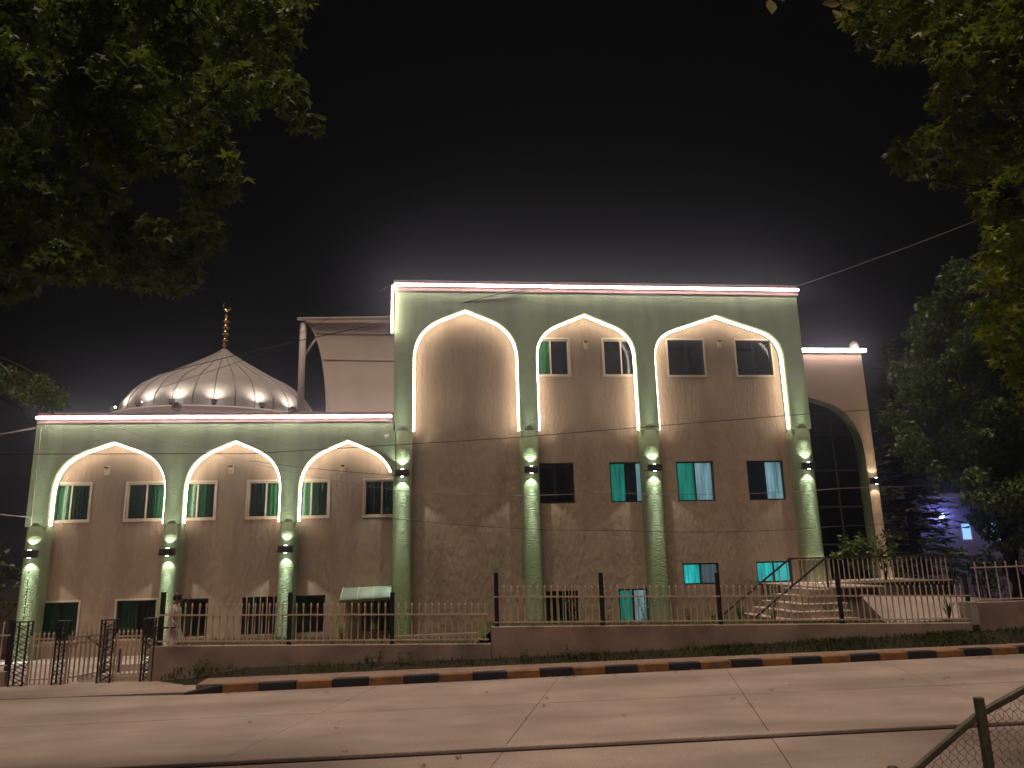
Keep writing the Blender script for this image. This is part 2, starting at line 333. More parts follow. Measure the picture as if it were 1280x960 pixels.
def pleats(x0, x1, z0, z1, y, n, amp=0.025, seed=0):
    r = random.Random(seed); m = MB(); k = n*6
    ph = [r.uniform(-0.7, 0.7) for _ in range(n+2)]
    for i in range(k+1):
        u = i/k; x = x0+(x1-x0)*u; a = amp*math.sin(u*n*2*math.pi+ph[int(u*n)]*u)
        m.v += [(x, y+a*1.2, z0), (x, y+a, z1)]
    for i in range(k): m.f.append((2*i, 2*i+2, 2*i+3, 2*i+1))
    return m
def window(parent, x0, x1, z0, z1, y, frame='trim', trim=False, look=('curtain_g', 'curtain_g'), spans=((0.0, 1.0), (0.0, 1.0)), bars=False, seed=0, lit=False):
    """sliding window: frame > two panes, mullion, curtains, dark room behind"""
    yy = y+0.05; f = 0.045; m = MB()
    m.box(x0, x1, yy, yy+0.07, z0, z0+f).box(x0, x1, yy, yy+0.07, z1-f, z1).box(x0, x0+f, yy+0.002, yy+0.068, z0+f, z1-f).box(x1-f, x1, yy+0.002, yy+0.068, z0+f, z1-f)
    w = m.build('window', frame, parent)
    if trim:
        t = MB(); q = 0.05
        t.box(x0-q, x1+q, y-0.025, y+0.02, z0-q, z0).box(x0-q, x1+q, y-0.025, y+0.02, z1, z1+q).box(x0-q, x0, y-0.022, y+0.02, z0, z1).box(x1, x1+q, y-0.022, y+0.02, z0, z1)
        t.build('surround', 'trim', w)
    xc = (x0+x1)/2
    MB().box(xc-0.022, xc+0.022, yy+0.01, yy+0.05, z0+f, z1-f).build('mullion', frame, w)
    for i, (a, b) in enumerate(((x0+f, xc-0.022), (xc+0.022, x1-f))):
        MB().box(a, b, yy+(0.02 if i == 0 else 0.035), yy+(0.026 if i == 0 else 0.041), z0+f, z1-f).build('pane', 'glass', w)
        if look[i]:
            s0, s1 = spans[i]; c0, c1 = a-0.02+(b-a+0.04)*s0, a-0.02+(b-a+0.04)*s1
            pleats(c0, c1, z0, z1, y+0.17, max(2, int((c1-c0)/0.10)), 0.022, seed+i).build('curtain', look[i], w, True)
    r = MB(); Y0, Y1 = y+0.141, y+1.3
    r.quad((x0,Y1,z0), (x1,Y1,z0), (x1,Y1,z1), (x0,Y1,z1)).quad((x0,Y0,z0), (x0,Y1,z0), (x0,Y1,z1), (x0,Y0,z1)).quad((x1,Y0,z0), (x1,Y0,z1), (x1,Y1,z1), (x1,Y1,z0))
    r.quad((x0,Y0,z1), (x0,Y1,z1), (x1,Y1,z1), (x1,Y0,z1)).quad((x0,Y0,z0), (x1,Y0,z0), (x1,Y1,z0), (x0,Y1,z0)).build('room', 'room', w)
    if bars:
        n = 5
        for i in range(n):
            x = x0+(x1-x0)*(i+0.7)/(n+0.4); MB().box(x-0.011, x+0.011, y-0.03, y-0.008, z0-0.02, z1+0.02).build('bar', 'picket', w)
    return w
def facade(parent, bays, piers, zb, ztop, mat='green'):
    m = MB()
    for (xl, xr, apex, sl, t) in bays:
        P = arch_pts(xl, xr, apex, sl, t, zb); A = P[1:-1]
        for (xa, za), (xb, zb_) in zip(A, A[1:]):
            m.quad((xa,0,za), (xb,0,zb_), (xb,0,ztop), (xa,0,ztop)); m.quad((xa,0,za), (xa,REC,za), (xb,REC,zb_), (xb,0,zb_))
    for (a, b) in piers:
        m.quad((a,0,zb), (b,0,zb), (b,0,ztop), (a,0,ztop)); m.quad((a,0,zb), (a,0,ztop), (a,REC,ztop), (a,REC,zb)); m.quad((b,0,zb), (b,REC,zb), (b,REC,ztop), (b,0,ztop))
        m.quad((a,0,zb), (a,REC,zb), (b,REC,zb), (b,0,zb))
    return m.build('arcade_front', mat, parent)
def column(parent, a, b, z0, z1, mat='green'):
    m = MB(); n = 16; c = (a+b)/2; h = (b-a)/2-0.004; prof = [(-h, REC)]
    for i in range(n+1):
        th = math.pi*(1-i/n); prof.append((h*math.cos(th), 0.16-0.185*math.sin(th)**0.8))
    prof.append((h, REC)); k = len(prof); zz = [z0+(z1-z0)*i/8 for i in range(9)]
    for z in zz: m.v += [(c+x, y, z) for x, y in prof]
    for j in range(8):
        for i in range(k-1): m.f.append((j*k+i, j*k+i+1, (j+1)*k+i+1, (j+1)*k+i))
    m.f.append(tuple(8*k+i for i in range(k)))
    return m.build('column', mat, parent, True)
def led(parent, path, y, w=0.055, d=0.05, mat='led', inward=True):
    """rectangular silicone strip running along an arch, standing into the opening"""
    m = MB(); o = 0; k = len(path)
    xc = sum(p[0] for p in path)/k; pts = [Vector((p[0], p[1])) for p in path]; off = []
    for i in range(k):
        d0 = (pts[i]-pts[max(0, i-1)]); d1 = (pts[min(k-1, i+1)]-pts[i]); d0 = d0.normalized() if d0.length > 1e-6 else d1.normalized(); d1 = d1.normalized() if d1.length > 1e-6 else d0
        n0 = Vector((d0.y, -d0.x)); n1 = Vector((d1.y, -d1.x)); nn = (n0+n1).normalized(); off.append(nn/max(0.4, nn.dot(n0)))
    for p, nrm in zip(pts, off):
        a = p+nrm*0.012; b = p+nrm*(0.012+w)
        m.v += [(a.x, y, a.y), (b.x, y, b.y), (b.x, y+d, b.y), (a.x, y+d, a.y)]
    for i in range(k-1):
        for j in range(4): m.f.append((i*4+j, i*4+(j+1) % 4, i*4+4+(j+1) % 4, i*4+4+j))
    m.f += [(3,2,1,0), tuple((k-1)*4+j for j in range(4))]
    return m.build('led_strip', mat, parent)
def coping(parent, x0, x1, z0, z1, depth):
    o = MB().box(x0-0.06, x1+0.06, -0.06, depth, z0, z1).build('coping', 'coping', parent); soft(o, 0.02)
    zc = (z0+z1)/2-0.02; MB().box(x0-0.02, x1+0.02, -0.20, -0.15, zc-0.03, zc+0.03).build('led_strip', 'led_c', parent); MB().box(x0-0.02, x1+0.02, -0.146, -0.138, zc-0.032, zc+0.075).build('light_baffle', 'coping', parent); [MB().box(x-0.012, x+0.012, -0.137, -0.06, zc-0.012, zc+0.012).build('led_clip', 'pole', parent) for x in np.arange(x0+0.5, x1, 1.2)]; return o  # added plate behind each strip keeps its light off the coping face

# --- low wing
lowb = thing('mosque_wing', 'low wing of the green and tan mosque, three lit pointed arches on its front', 'mosque wing', (-6.3, 0, -0.3))
LB = [(-10.80,-7.65,5.89,0.36,0.95), (-7.16,-4.40,5.90,0.43,0.88), (-3.91,-1.10,5.89,0.43,0.88)]
ub, gb = (3.64, 4.71), (0.34, 1.38)
WX = [(-10.97,-9.90), (-8.87,-7.80), (-7.42,-6.37), (-5.43,-4.40), (-4.12,-3.08), (-2.02,-0.98)]
mb = MB(); hole_wall(mb, -11.3, -1.12, -0.3, 6.5, REC, [(a, min(b, -1.12), *ub) for a, b in WX]+[(a, min(b, -1.12), *gb) for a, b in WX]); mb.build('wall', 'tan', lowb)
facade(lowb, LB, [(-11.37,-10.80), (-7.65,-7.16), (-4.40,-3.91)], 3.48, 6.42)
for a, b in ((-11.37,-10.80), (-7.65,-7.16), (-4.40,-3.91)): column(lowb, a, b, -0.3, 3.48)
mb = MB().box(-11.34, -11.25, REC+0.003, 17, -0.3, 6.38); mb.quad((-11.25,16.9,-0.3), (-1.2,16.9,-0.3), (-1.2,16.9,6.4), (-11.25,16.9,6.4)); mb.build('side_wall', 'tan2', lowb)
MB().box(-11.25, -1.2, 0.5, 17, 6.30, 6.40).build('roof', 'landing', lowb)
coping(lowb, -11.30, -1.22, 6.42, 6.73, 0.5)
for i, (xl, xr, ap_, sl, t) in enumerate(LB):
    P = arch_pts(xl, xr, ap_, sl, t, 3.50)
    if i == 2: P = [p for p in P if p[0] < -1.17]
    led(lowb, P, 0.15)
U = [dict(look=('curtain_g', 'curtain_g'), spans=((0, 1), (0, 1))), dict(look=('curtain_g', 'curtain_g'), spans=((0, 1), (0, 1))), dict(look=('curtain_g', 'curtain_g'), spans=((0, 1), (0, .75))),
     dict(look=('curtain_g', 'curtain_g'), spans=((0, 1), (0, 1))), dict(look=('curtain_g', 'curtain_g'), spans=((0, 1), (0, 1))), dict(look=('curtain_t', 'curtain_t'), spans=((0.3, 1), (0, 1)))]
for i, (a, b) in enumerate(WX):
    window(lowb, a, b, *ub, REC, 'trim', True, seed=i*7, **U[i])
    g = ('curtain_t', 'curtain_t') if i in (0, 5) else ('curtain_t', 'curtain_b')
    if i == 2: g = ('curtain_g', None)
    window(lowb, a, b, *gb, REC, 'bronze', i in (0, 1), look=g, spans=((0, 1), (0.1, 1)), bars=i in (3, 5), seed=50+i*3)
# conduit with clips on the end column
MB().tube([(-11.24, -0.005, 6.3), (-11.20, -0.012, 3.5)], 0.012, 6).build('conduit', 'trim', lowb)
for k in range(9): MB().box(-11.10-0.012, -11.10+0.012, -0.06, -0.005, 0.6+k*0.24, 0.63+k*0.24).build('clip', 'trim', lowb)
for k in range(6): MB().box(-11.235, -11.205, -0.03, 0.0, 3.7+k*0.45, 3.73+k*0.45).build('clip', 'trim', lowb)
# ribbed awning over the last ground window
aw = MB(); n = 8
for i in range(n+1):
    u = i/n; z = 1.58-0.34*(1-math.cos(u*math.pi/2)); y = REC-0.02-0.62*math.sin(u*math.pi/2)
    aw.v += [(-2.62+0.10*(1-u), y, z-0.04), (-1.16, y, z)]
for i in range(n): aw.f.append((2*i, 2*i+1, 2*i+3, 2*i+2))
a = aw.build('awning', 'awning', lowb, True); s = a.modifiers.new('thick', 'SOLIDIFY'); s.thickness = 0.02
for k in range(4):
    x = -2.55+k*0.45; r_ = MB(); r_.tube([(x, REC-0.02-0.63*math.sin(i/6*math.pi/2), 1.575-0.34*(1-math.cos(i/6*math.pi/2))) for i in range(7)], 0.014, 5); r_.build('rib', 'trim', a)
MB().bar((-2.60, REC-0.62, 1.19), (-1.16, REC-0.62, 1.23), 0.03).build('edge_rail', 'trim', a)

# --- tall hall
hall = thing('mosque_hall', 'tall three-storey block of the green and tan mosque with large lit arches', 'mosque hall', (5.5, 0, -0.3))
TB = [(-0.58,2.73,10.06,0.41,0.98), (3.30,6.54,9.96,0.42,0.78), (7.14,11.50,9.95,0.335,0.76)]
WT = [(3.23,4.43), (5.57,6.77), (7.73,8.95), (10.06,11.28)]
up_, mi, gB, gC = (8.0, 9.2), (3.91, 5.17), (0.22, 1.30), (1.37, 2.01)
H = [(a, b, *up_) for a, b in WT]+[(a, b, *mi) for a, b in WT]+[(3.42,4.43,*gB), (5.65,6.58,*gB), (7.71,8.86,*gC), (10.07,11.22,*gC)]
mb = MB(); hole_wall(mb, -1.1, 12.1, -0.3, 10.7, REC, H); mb.build('wall', 'tan', hall)
PT = [(-1.15,-0.58), (2.73,3.30), (6.54,7.14), (11.50,12.15)]
facade(hall, TB, PT, 6.13, 10.62)
for i, (a, b) in enumerate(PT): column(hall, a, b, -0.3 if i < 3 else 2.10, 6.13)
soft(MB().box(11.44, 12.21, -0.10, REC, 2.02, 2.10).build('column_base', 'trim', hall), 0.01); MB().box(11.50, 12.15, -0.05, REC, -0.3, 2.02).build('plinth', 'green', hall)
mb = MB().box(-1.14, -1.05, REC+0.003, 17, -0.3, 10.6).box(12.05, 12.14, REC+0.003, 17, -0.3, 10.6); mb.quad((-1.05,16.9,-0.3), (12.05,16.9,-0.3), (12.05,16.9,10.6), (-1.05,16.9,10.6)); mb.build('side_wall', 'green', hall)
MB().box(-1.05, 12.05, 0.5, 17, 10.45, 10.58).build('roof', 'landing', hall)
coping(hall, -1.14, 12.14, 10.62, 10.98, 0.5)
MB().box(-1.245, -1.19, -0.19, -0.14, 9.20, 10.74).build('led_strip', 'led_c', hall)
for xl, xr, ap_, sl, t in TB: led(hall, arch_pts(xl, xr, ap_, sl, t, 6.15), 0.15)
for i, (a, b) in enumerate(WT):
    if i < 2: window(hall, a, b, *up_, REC, 'trim', True, look=(('curtain_g', None) if i == 0 else (None, None)), spans=((0, 1), (0, 1)), seed=90+i)
    else: window(hall, a, b, *up_, REC, 'bronze', True, look=(None, None), seed=90+i)
ML = [dict(look=(None, None)), dict(look=('lit_teal', 'lit_white'), spans=((0.0, .85), (0.5, 1))), dict(look=('lit_teal', 'lit_white'), spans=((0, 1), (.08, 1))), dict(look=(None, 'lit_white'), spans=((0.8, 1), (.05, 1)))]
for i, (a, b) in enumerate(WT): window(hall, a, b, *mi, REC, 'bronze', False, seed=120+i*5, **ML[i])
window(hall, 3.42, 4.43, *gB, REC, 'bronze', False, look=(None, None), bars=True)
window(hall, 5.65, 6.58, *gB, REC, 'bronze', False, look=('lit_teal', 'lit_white'), spans=((0, .9), (0.1, .95)), seed=3)
window(hall, 7.71, 8.86, *gC, REC, 'bronze', False, look=('lit_cyan', 'lit_grey'), spans=((0, 1), (0, 1)), seed=5)
window(hall, 10.07, 11.22, *gC, REC, 'bronze', False, look=('lit_cyan', 'lit_cyan'), spans=((0, 1), (0, 1)), seed=8)

# --- entrance wing on the right, with a tall glazed arch
wing = thing('entrance_wing', 'pinkish tan entrance wing with tall dark glazed arch beside the tall hall', 'entrance wing', (13.6, 1.5, 1.0))
AX0, AX1, AZS, AAP = 10.2, 14.76, 4.6, 7.95
Y1 = 1.5; P = []
for i in range(13):
    u = i/12; w0, w1, w2 = (1-u)**2, 2*u*(1-u), u*u
    P.append((14.76*w0+14.76*w1+13.55*w2, 5.35*w0+6.98*w1+7.31*w2))
P = [(14.76, 1.2)]+P+[(12.16, 7.72)]
mb = MB()
for (xa, za), (xb, zb_) in zip(P[1:], P[2:]):
    mb.quad((xb,Y1,zb_), (xa,Y1,za), (xa,Y1,9.06), (xb,Y1,9.06)); mb.quad((xa,Y1,za), (xb,Y1,zb_), (xb,Y1+0.02,zb_), (xa,Y1+0.02,za))
mb.quad((14.76,Y1,1.2), (15.10,Y1,1.2), (15.10,Y1,9.06), (14.76,Y1,9.06))
mb.quad((15.10,Y1,1.2), (15.10,Y1+9,1.2), (15.10,Y1+9,9.06), (15.10,Y1,9.06)).quad((12.16,Y1+9,1.2), (15.10,Y1+9,1.2), (15.10,Y1+9,9.06), (12.16,Y1+9,9.06)).quad((12.16,Y1,9.055), (15.10,Y1,9.055), (15.10,Y1+9,9.055), (12.16,Y1+9,9.055))
mb.build('wall', 'tan2', wing)
mb = MB()
for (xa, za), (xb, zb_) in zip(P, P[1:]): mb.quad((xa,Y1+0.02,za), (xb,Y1+0.02,zb_), (xb,Y1+0.62,zb_), (xa,Y1+0.62,za))
mb.build('arch_reveal', 'green', wing, True)
o = MB().box(12.16, 15.16, Y1-0.10, Y1+0.5, 9.06, 9.12).build('coping', 'coping', wing)
MB().box(12.62, 15.2, Y1-0.17, Y1-0.105, 9.08, 9.19).build('led_strip', 'led_c', wing)
YG = Y1+0.5
ps = [12.16, 13.05, 13.92, 14.76]; zs = [1.2, 2.5, 3.75, 5.0, 6.25, 7.8]
for i in range(3):
    for j in range(5):
        MB().box(ps[i]+0.03, ps[i+1]-0.03, YG, YG+0.012, zs[j]+0.03, zs[j+1]-0.03).build('pane', 'glass_d', wing)
for i in range(1, 3): MB().box(ps[i]-0.03, ps[i]+0.03, YG-0.03, YG+0.04, 1.2, 7.8).build('mullion', 'rail', wing)
for j in range(1, 5): MB().box(12.16, 14.78, YG-0.028, YG+0.038, zs[j]-0.03, zs[j]+0.03).build('transom', 'rail', wing)
MB().box(14.74, 15.14, Y1-0.06, Y1-0.003, 1.2, 2.05).build('pilaster_base', 'trim', wing)
mb = MB(); mb.quad((12.16,YG+5,1.2), (15.0,YG+5,1.2), (15.0,YG+5,8.6), (12.16,YG+5,8.6)); mb.build('inner_wall', 'landing', wing)
g = thing('roof_globe', 'small round frosted globe lamp on the roof corner of the entrance wing', 'globe lamp', (15.0, Y1+0.2, 9.12))
MB().lathe([(0.03, 0), (0.03, 0.10), (0.05, 0.12)], (15.0, Y1+0.2, 9.12), 10).build('stem', 'dish', g)
MB().lathe([(0.05*1, 0.11), (0.11, 0.15), (0.15, 0.22), (0.16, 0.28), (0.14, 0.36), (0.08, 0.42), (0.02, 0.44)], (15.0, Y1+0.2, 9.12), 16).build('globe', 'dish', g, True)

# --- up-and-down wall lights
def wall_light(x, y, z, label, power=38, color=(0.95, 1.0, 0.90)):
    t = thing('wall_light', label, 'wall light', (x, y, z), 'up-and-down lights on the columns')
    soft(MB().box(x-0.21, x+0.21, y-0.21, y-0.09, z-0.10, z+0.10).build('body', 'bronze', t), 0.012)
    MB().box(x-0.05, x+0.05, y-0.02, y+0.01, z-0.07, z+0.07).build('back_plate', 'black', t)
    MB().bar((x, y-0.11, z), (x, y-0.01, z), 0.04).build('arm', 'black', t)
    MB().tube([(x-0.30, y-0.03, z-0.06), (x-0.1, y-0.05, z-0.08), (x+0.05, y-0.04, z-0.055)], 0.009, 6).build('cable', 'cable', t)
    for s in (-1, 1):
        MB().lathe([(0.040, 0), (0.040, 0.006)], (x, y-0.15, z+s*0.103-(0.006 if s < 0 else 0)), 14).build('lens', 'spot', t)
        ld = bpy.data.lights.new('beam', 'SPOT'); ld.energy = power; ld.color = color; ld.spot_size = R(104); ld.spot_blend = 0.25; ld.shadow_soft_size = 0.02
        lo = bpy.data.objects.new('beam', ld); col.objects.link(lo); lo.location = (x, y-0.15, z+s*0.135); lo.rotation_euler = (R(180) if s > 0 else 0, 0, 0)
        lo.parent = t; lo.matrix_parent_inverse = Matrix.Translation((-x, -y, -z))
        for en, sz in ((3.6, 46), (15, 21)):
            l2 = ld.copy(); l2.energy = power*en; l2.spot_size = R(sz); l2.spot_blend = 1.0
            lo = bpy.data.objects.new('beam', l2); col.objects.link(lo); lo.location = (x, y-0.15, z+s*0.135); lo.rotation_euler = (R(180) if s > 0 else 0, 0, 0)
            lo.parent = t; lo.matrix_parent_inverse = Matrix.Translation((-x, -y, -z))
wall_light(-11.08, -0.03, 2.72, 'dark up-and-down light on the end column at the open corner of the low wing')
wall_light(-7.41, -0.03, 2.69, 'dark up-and-down light on the column between the first and second low arches')
wall_light(-4.16, -0.03, 2.70, 'dark up-and-down light on the column between the second and third low arches')
wall_light(-0.87, -0.03, 4.84, 'dark up-and-down light on the hall column that meets the low wing')
wall_light(3.01, -0.03, 4.89, 'dark up-and-down light on the column beside the windowless hall arch')
wall_light(6.84, -0.03, 4.91, 'dark up-and-down light on the column between the two windowed hall arches')
wall_light(11.82, -0.03, 4.91, 'dark up-and-down light on the hall column next to the entrance glass')
wall_light(14.93, 1.47, 4.55, 'up-and-down light on the narrow tan pilaster of the entrance wing', 14, (1.0, 0.86, 0.62))
# --- small lanterns under the arch points
def lantern(x, z, label):
    t = thing('wall_lantern', label, 'wall lantern', (x, REC, z), 'small lanterns under the arch points'); y = REC
    soft(MB().box(x-0.07, x+0.07, y-0.03, y-0.002, z-0.13, z+0.13).build('back_plate', 'trim', t), 0.006)
    soft(MB().box(x-0.06, x+0.06, y-0.14, y-0.03, z+0.06, z+0.11).build('hood', 'gold', t), 0.01)
    MB().lathe([(0.045, -0.09), (0.05, -0.02), (0.04, 0.05)], (x, y-0.085, z), 10).build('shade', 'trim', t, True)
for x, z, w in ((-9.48,5.08,'the low arch at the open corner'), (-5.95,5.08,'the middle low arch'), (-2.67,5.06,'the low arch that touches the tall hall'), (4.99,9.0,'the narrow hall arch with two windows each floor'), (9.50,9.06,'the widest hall arch')):
    lantern(x, z, 'small unlit cream lantern high inside '+w)
lt = thing('wall_camera', 'small pale box camera on the green wall where wing meets hall', 'camera', (-1.36, -0.03, 5.96))
soft(MB().bar((-1.42, -0.20, 5.92), (-1.30, -0.08, 6.0), 0.09, 0.08).build('housing', 'trim', lt), 0.008); MB().bar((-1.30, -0.10, 5.98), (-1.30, 0.0, 5.98), 0.03).build('bracket', 'trim', lt)

# --- dome on the roof of the low wing
DC = (-8.70, 9.0); dome = thing('dome', 'pointed ribbed sheet-metal dome on the roof of the low wing', 'dome', (DC[0], DC[1], 6.4))
MB().lathe([(4.38, 6.40), (4.38, 7.88), (4.30, 7.95), (3.6, 7.97)], (*DC, 0), 56).build('drum', 'pole', dome)
prof = [(3.72,7.97), (3.78,8.20), (3.72,8.55), (3.40,9.02), (3.10,9.32), (2.72,9.58), (2.24,9.83), (1.70,10.14), (1.12,10.49), (0.62,10.81), (0.25,11.07), (0.09,11.22)]
NP = 32
for k in range(NP):
    a0, a1 = 2*math.pi*k/NP, 2*math.pi*(k+1)/NP; m = MB()
    for r_, z in prof:
        for q in range(4):
            a = a0+(a1-a0)*q/3; rr = r_+(0.0 if q in (0, 3) else 0.012*min(1, r_)); m.v.append((DC[0]+rr*math.cos(a), DC[1]+rr*math.sin(a), z))
    for i in range(len(prof)-1):
        for q in range(3): m.f.append((i*4+q, i*4+q+1, i*4+5+q, i*4+4+q))
    m.build('panel', 'metal', dome, True)
    s = MB(); s.tube([(DC[0]+(r_+0.008)*math.cos(a0), DC[1]+(r_+0.008)*math.sin(a0), z) for r_, z in prof], [0.024]*9+[0.018, 0.012, 0.008], 5); s.build('seam', 'seam', dome, True)
fin = thing('finial', 'gold finial of stacked beads topped by a crescent on the dome tip', 'finial', (DC[0], DC[1], 11.2))
for z, r_ in ((11.40,.13), (11.62,.15), (11.80,.09), (11.93,.17), (12.08,.09), (12.20,.17), (12.34,.09), (12.47,.17), (12.61,.08), (12.69,.08)):
    MB().lathe([(r_*math.sin(math.pi*(i+0.5)/8)*1.0, -r_*0.62*math.cos(math.pi*(i+0.5)/8)) for i in range(8)], (DC[0], DC[1], z), 16).build('bead', 'gold', fin, True)
MB().lathe([(0.05, 11.18), (0.03, 11.4), (0.03, 12.6), (0.05, 12.75), (0.012, 12.98)], (*DC, 0), 10).build('stem', 'gold', fin, True)
c = MB(); n = 22; c.tube([(DC[0]+0.17*math.cos(a), DC[1], 13.12+0.17*math.sin(a)) for a in [R(125)+R(290)*i/n for i in range(n+1)]], [0.008+0.035*math.sin(math.pi*i/n) for i in range(n+1)], 8); c.build('crescent', 'gold', fin, True)
NM = ['facing the open corner of the wing', 'second round from the open corner', 'third round from the open corner', 'facing the street at the middle of the dome', 'next but one to the canopy pole', 'right beside the canopy pole']
for i, ang in enumerate((-138, -116, -98, -78, -55, -34)):
    a = R(ang); r_ = 4.22; x, y = DC[0]+r_*math.cos(a), DC[1]+r_*math.sin(a); ux, uy = math.cos(a), math.sin(a)
    t = thing('dome_floodlight', 'small square floodlight washing the dome, '+NM[i], 'floodlight', (x, y, 7.97), 'floodlights round the dome')
    MB().box(x-0.06, x+0.06, y-0.04, y+0.04, 7.97, 8.03).build('foot', 'black', t)
    b = MB(); p = [(-0.11,-0.04,-0.09), (0.11,-0.04,-0.09), (0.11,0.04,-0.06), (-0.11,0.04,-0.06), (-0.11,-0.06,0.06), (0.11,-0.06,0.06), (0.11,0.02,0.09), (-0.11,0.02,0.09)]
    tx, ty = -uy, ux
    b.hexa([(x+q[0]*tx+q[1]*-ux, y+q[0]*ty+q[1]*-uy, 8.11+q[2]) for q in p]); b.build('housing', 'dish', t)
    MB().box(x-0.055-ux*0.06, x+0.055-ux*0.06, y-0.02-uy*0.06, y+0.02-uy*0.06, 8.145, 8.195).build('lens', 'spot', t)
    ld = bpy.data.lights.new('beam', 'SPOT'); ld.energy = 105; ld.color = (1.0, 0.87, 0.74); ld.spot_size = R(130); ld.spot_blend = 1.0; ld.shadow_soft_size = 0.04
    lo = bpy.data.objects.new('beam', ld); col.objects.link(lo); lo.location = (x-ux*0.05, y-uy*0.05, 8.24); lo.rotation_euler = Vector((ux*0.42, uy*0.42, -0.90)).to_track_quat('Z', 'Y').to_euler()
    lo.parent = t; lo.matrix_parent_inverse = Matrix.Translation((-x, -y, -7.97))
for x, y, w in ((-9.02, 4.7, 'in front of the dome middle'), (-5.15, 5.6, 'at the foot of the canopy pole')):
    t = thing('roof_speaker', 'round grey horn speaker turned to the street '+w, 'speaker', (x, y, 6.4))
    MB().tube([(x, y, 6.4), (x, y, 7.75)], 0.03, 8).build('post', 'dish', t)
    m = MB(); m.lathe([(0.05, 0.0), (0.08, 0.10), (0.16, 0.20), (0.17, 0.22), (0.15, 0.21), (0.04, 0.12)], (0, 0, 0), 20); m.v = [(x+a, y-c_+0.1, 7.86+b) for a, b, c_ in m.v]; m.build('horn', 'dish', t, True)

# --- stretched canopy behind the hall
can = thing('tensile_canopy', 'stretched beige membrane canopy on a pale pole behind the tall hall', 'canopy', (-4.78, 5, 6.4))
MB().tube([(-4.78, 5, 6.4), (-4.80, 5, 11.12)], 0.125, 16).build('pole', 'pole', can, True)
soft(MB().bar((-5.02, 4.9, 11.26), (-1.1, 4.9, 11.36), 0.11, 0.10).build('head_beam', 'pole', can), 0.02)
MB().tube([(-4.72, 5, 9.85), (-4.25, 5, 10.62)], 0.05, 10).build('strut', 'pole', can, True)
edge = [(-4.90,11.27), (-4.58,11.10), (-4.36,10.72), (-4.18,10.25), (-4.02,9.65), (-3.90,9.0), (-3.80,8.35), (-3.72,7.6), (-3.66,6.9)]
def cy(z, u): f = min(1.0, max(0.0, (z-6.9)/4.5)); return 5.0-1.0*(1-f)**1.3+0.25*math.sin(math.pi*f)*(0.4+0.6*u)
mb = MB(); nu = 14
for (x, z) in edge:
    for i in range(nu+1):
        u = i/nu; zz = z+(0.10*u)-0.13*math.sin(math.pi*u)*(0.5 if z < 11 else 0.1); mb.v.append((x+(1.9-x)*u, cy(zz, u), zz))
for j in range(len(edge)-1):
    for i in range(nu): a_ = j*(nu+1)+i; mb.f.append((a_, a_+nu+1, a_+nu+2, a_+1))
mo = mb.build('membrane', 'membrane', can, True); s = mo.modifiers.new('sub', 'SUBSURF'); s.levels = 1; s.render_levels = 2
for j in (1, 2, 4): MB().tube([Vector(mb.v[j*(nu+1)+i])+Vector((0, -0.012, 0)) for i in range(nu+1)], 0.014, 5).build('seam', 'coping', mo, True)
MB().tube([(x, cy(z, 0)-0.01, z) for x, z in edge], 0.04, 8).build('edge_cable', 'pole', can, True)

# ------------------------------------------------------------------ retaining walls, fences, gate
def wall_thing(x0, x1, z0, z1, y0, y1, label):
    m = MB(); h = 0.10
    m.hexa([(x0,y0-h,-0.09), (x1,y1-h,-0.09), (x1,y1+h,-0.09), (x0,y0+h,-0.09), (x0,y0-h,z0), (x1,y1-h,z1), (x1,y1+h,z1), (x0,y0+h,z0)])
    o = soft(m.build('retaining_wall', 'wallc'), 0.015); return tag(o, label, 'wall')
WY = -6.20
wall_thing(-5.62, 1.25, wall_top(-5.62), wall_top(1.24), WY, WY, 'low brown retaining wall under the fence before the low wing')
wall_thing(1.255, 12.60, wall_top(1.27), wall_top(12.60), WY, wall_y(12.60), 'brown retaining wall one step higher, under the fence before the tall hall')
wall_thing(12.63, 30, 1.00, 1.08, -5.66, -4.8, 'tall dark retaining wall beyond the end post of the hall fence')
wall_thing(-16, -8.30, 0.36, 0.34, -6.18, -6.18, 'short retaining wall on the far side of the lattice gate posts')
tag(soft(MB().box(12.43, 12.625, -5.84, -5.43, 0.50, 1.03).build('wall_pier', 'ramp'), 0.02), 'pale plastered pier where the two right-hand walls meet', 'pier')

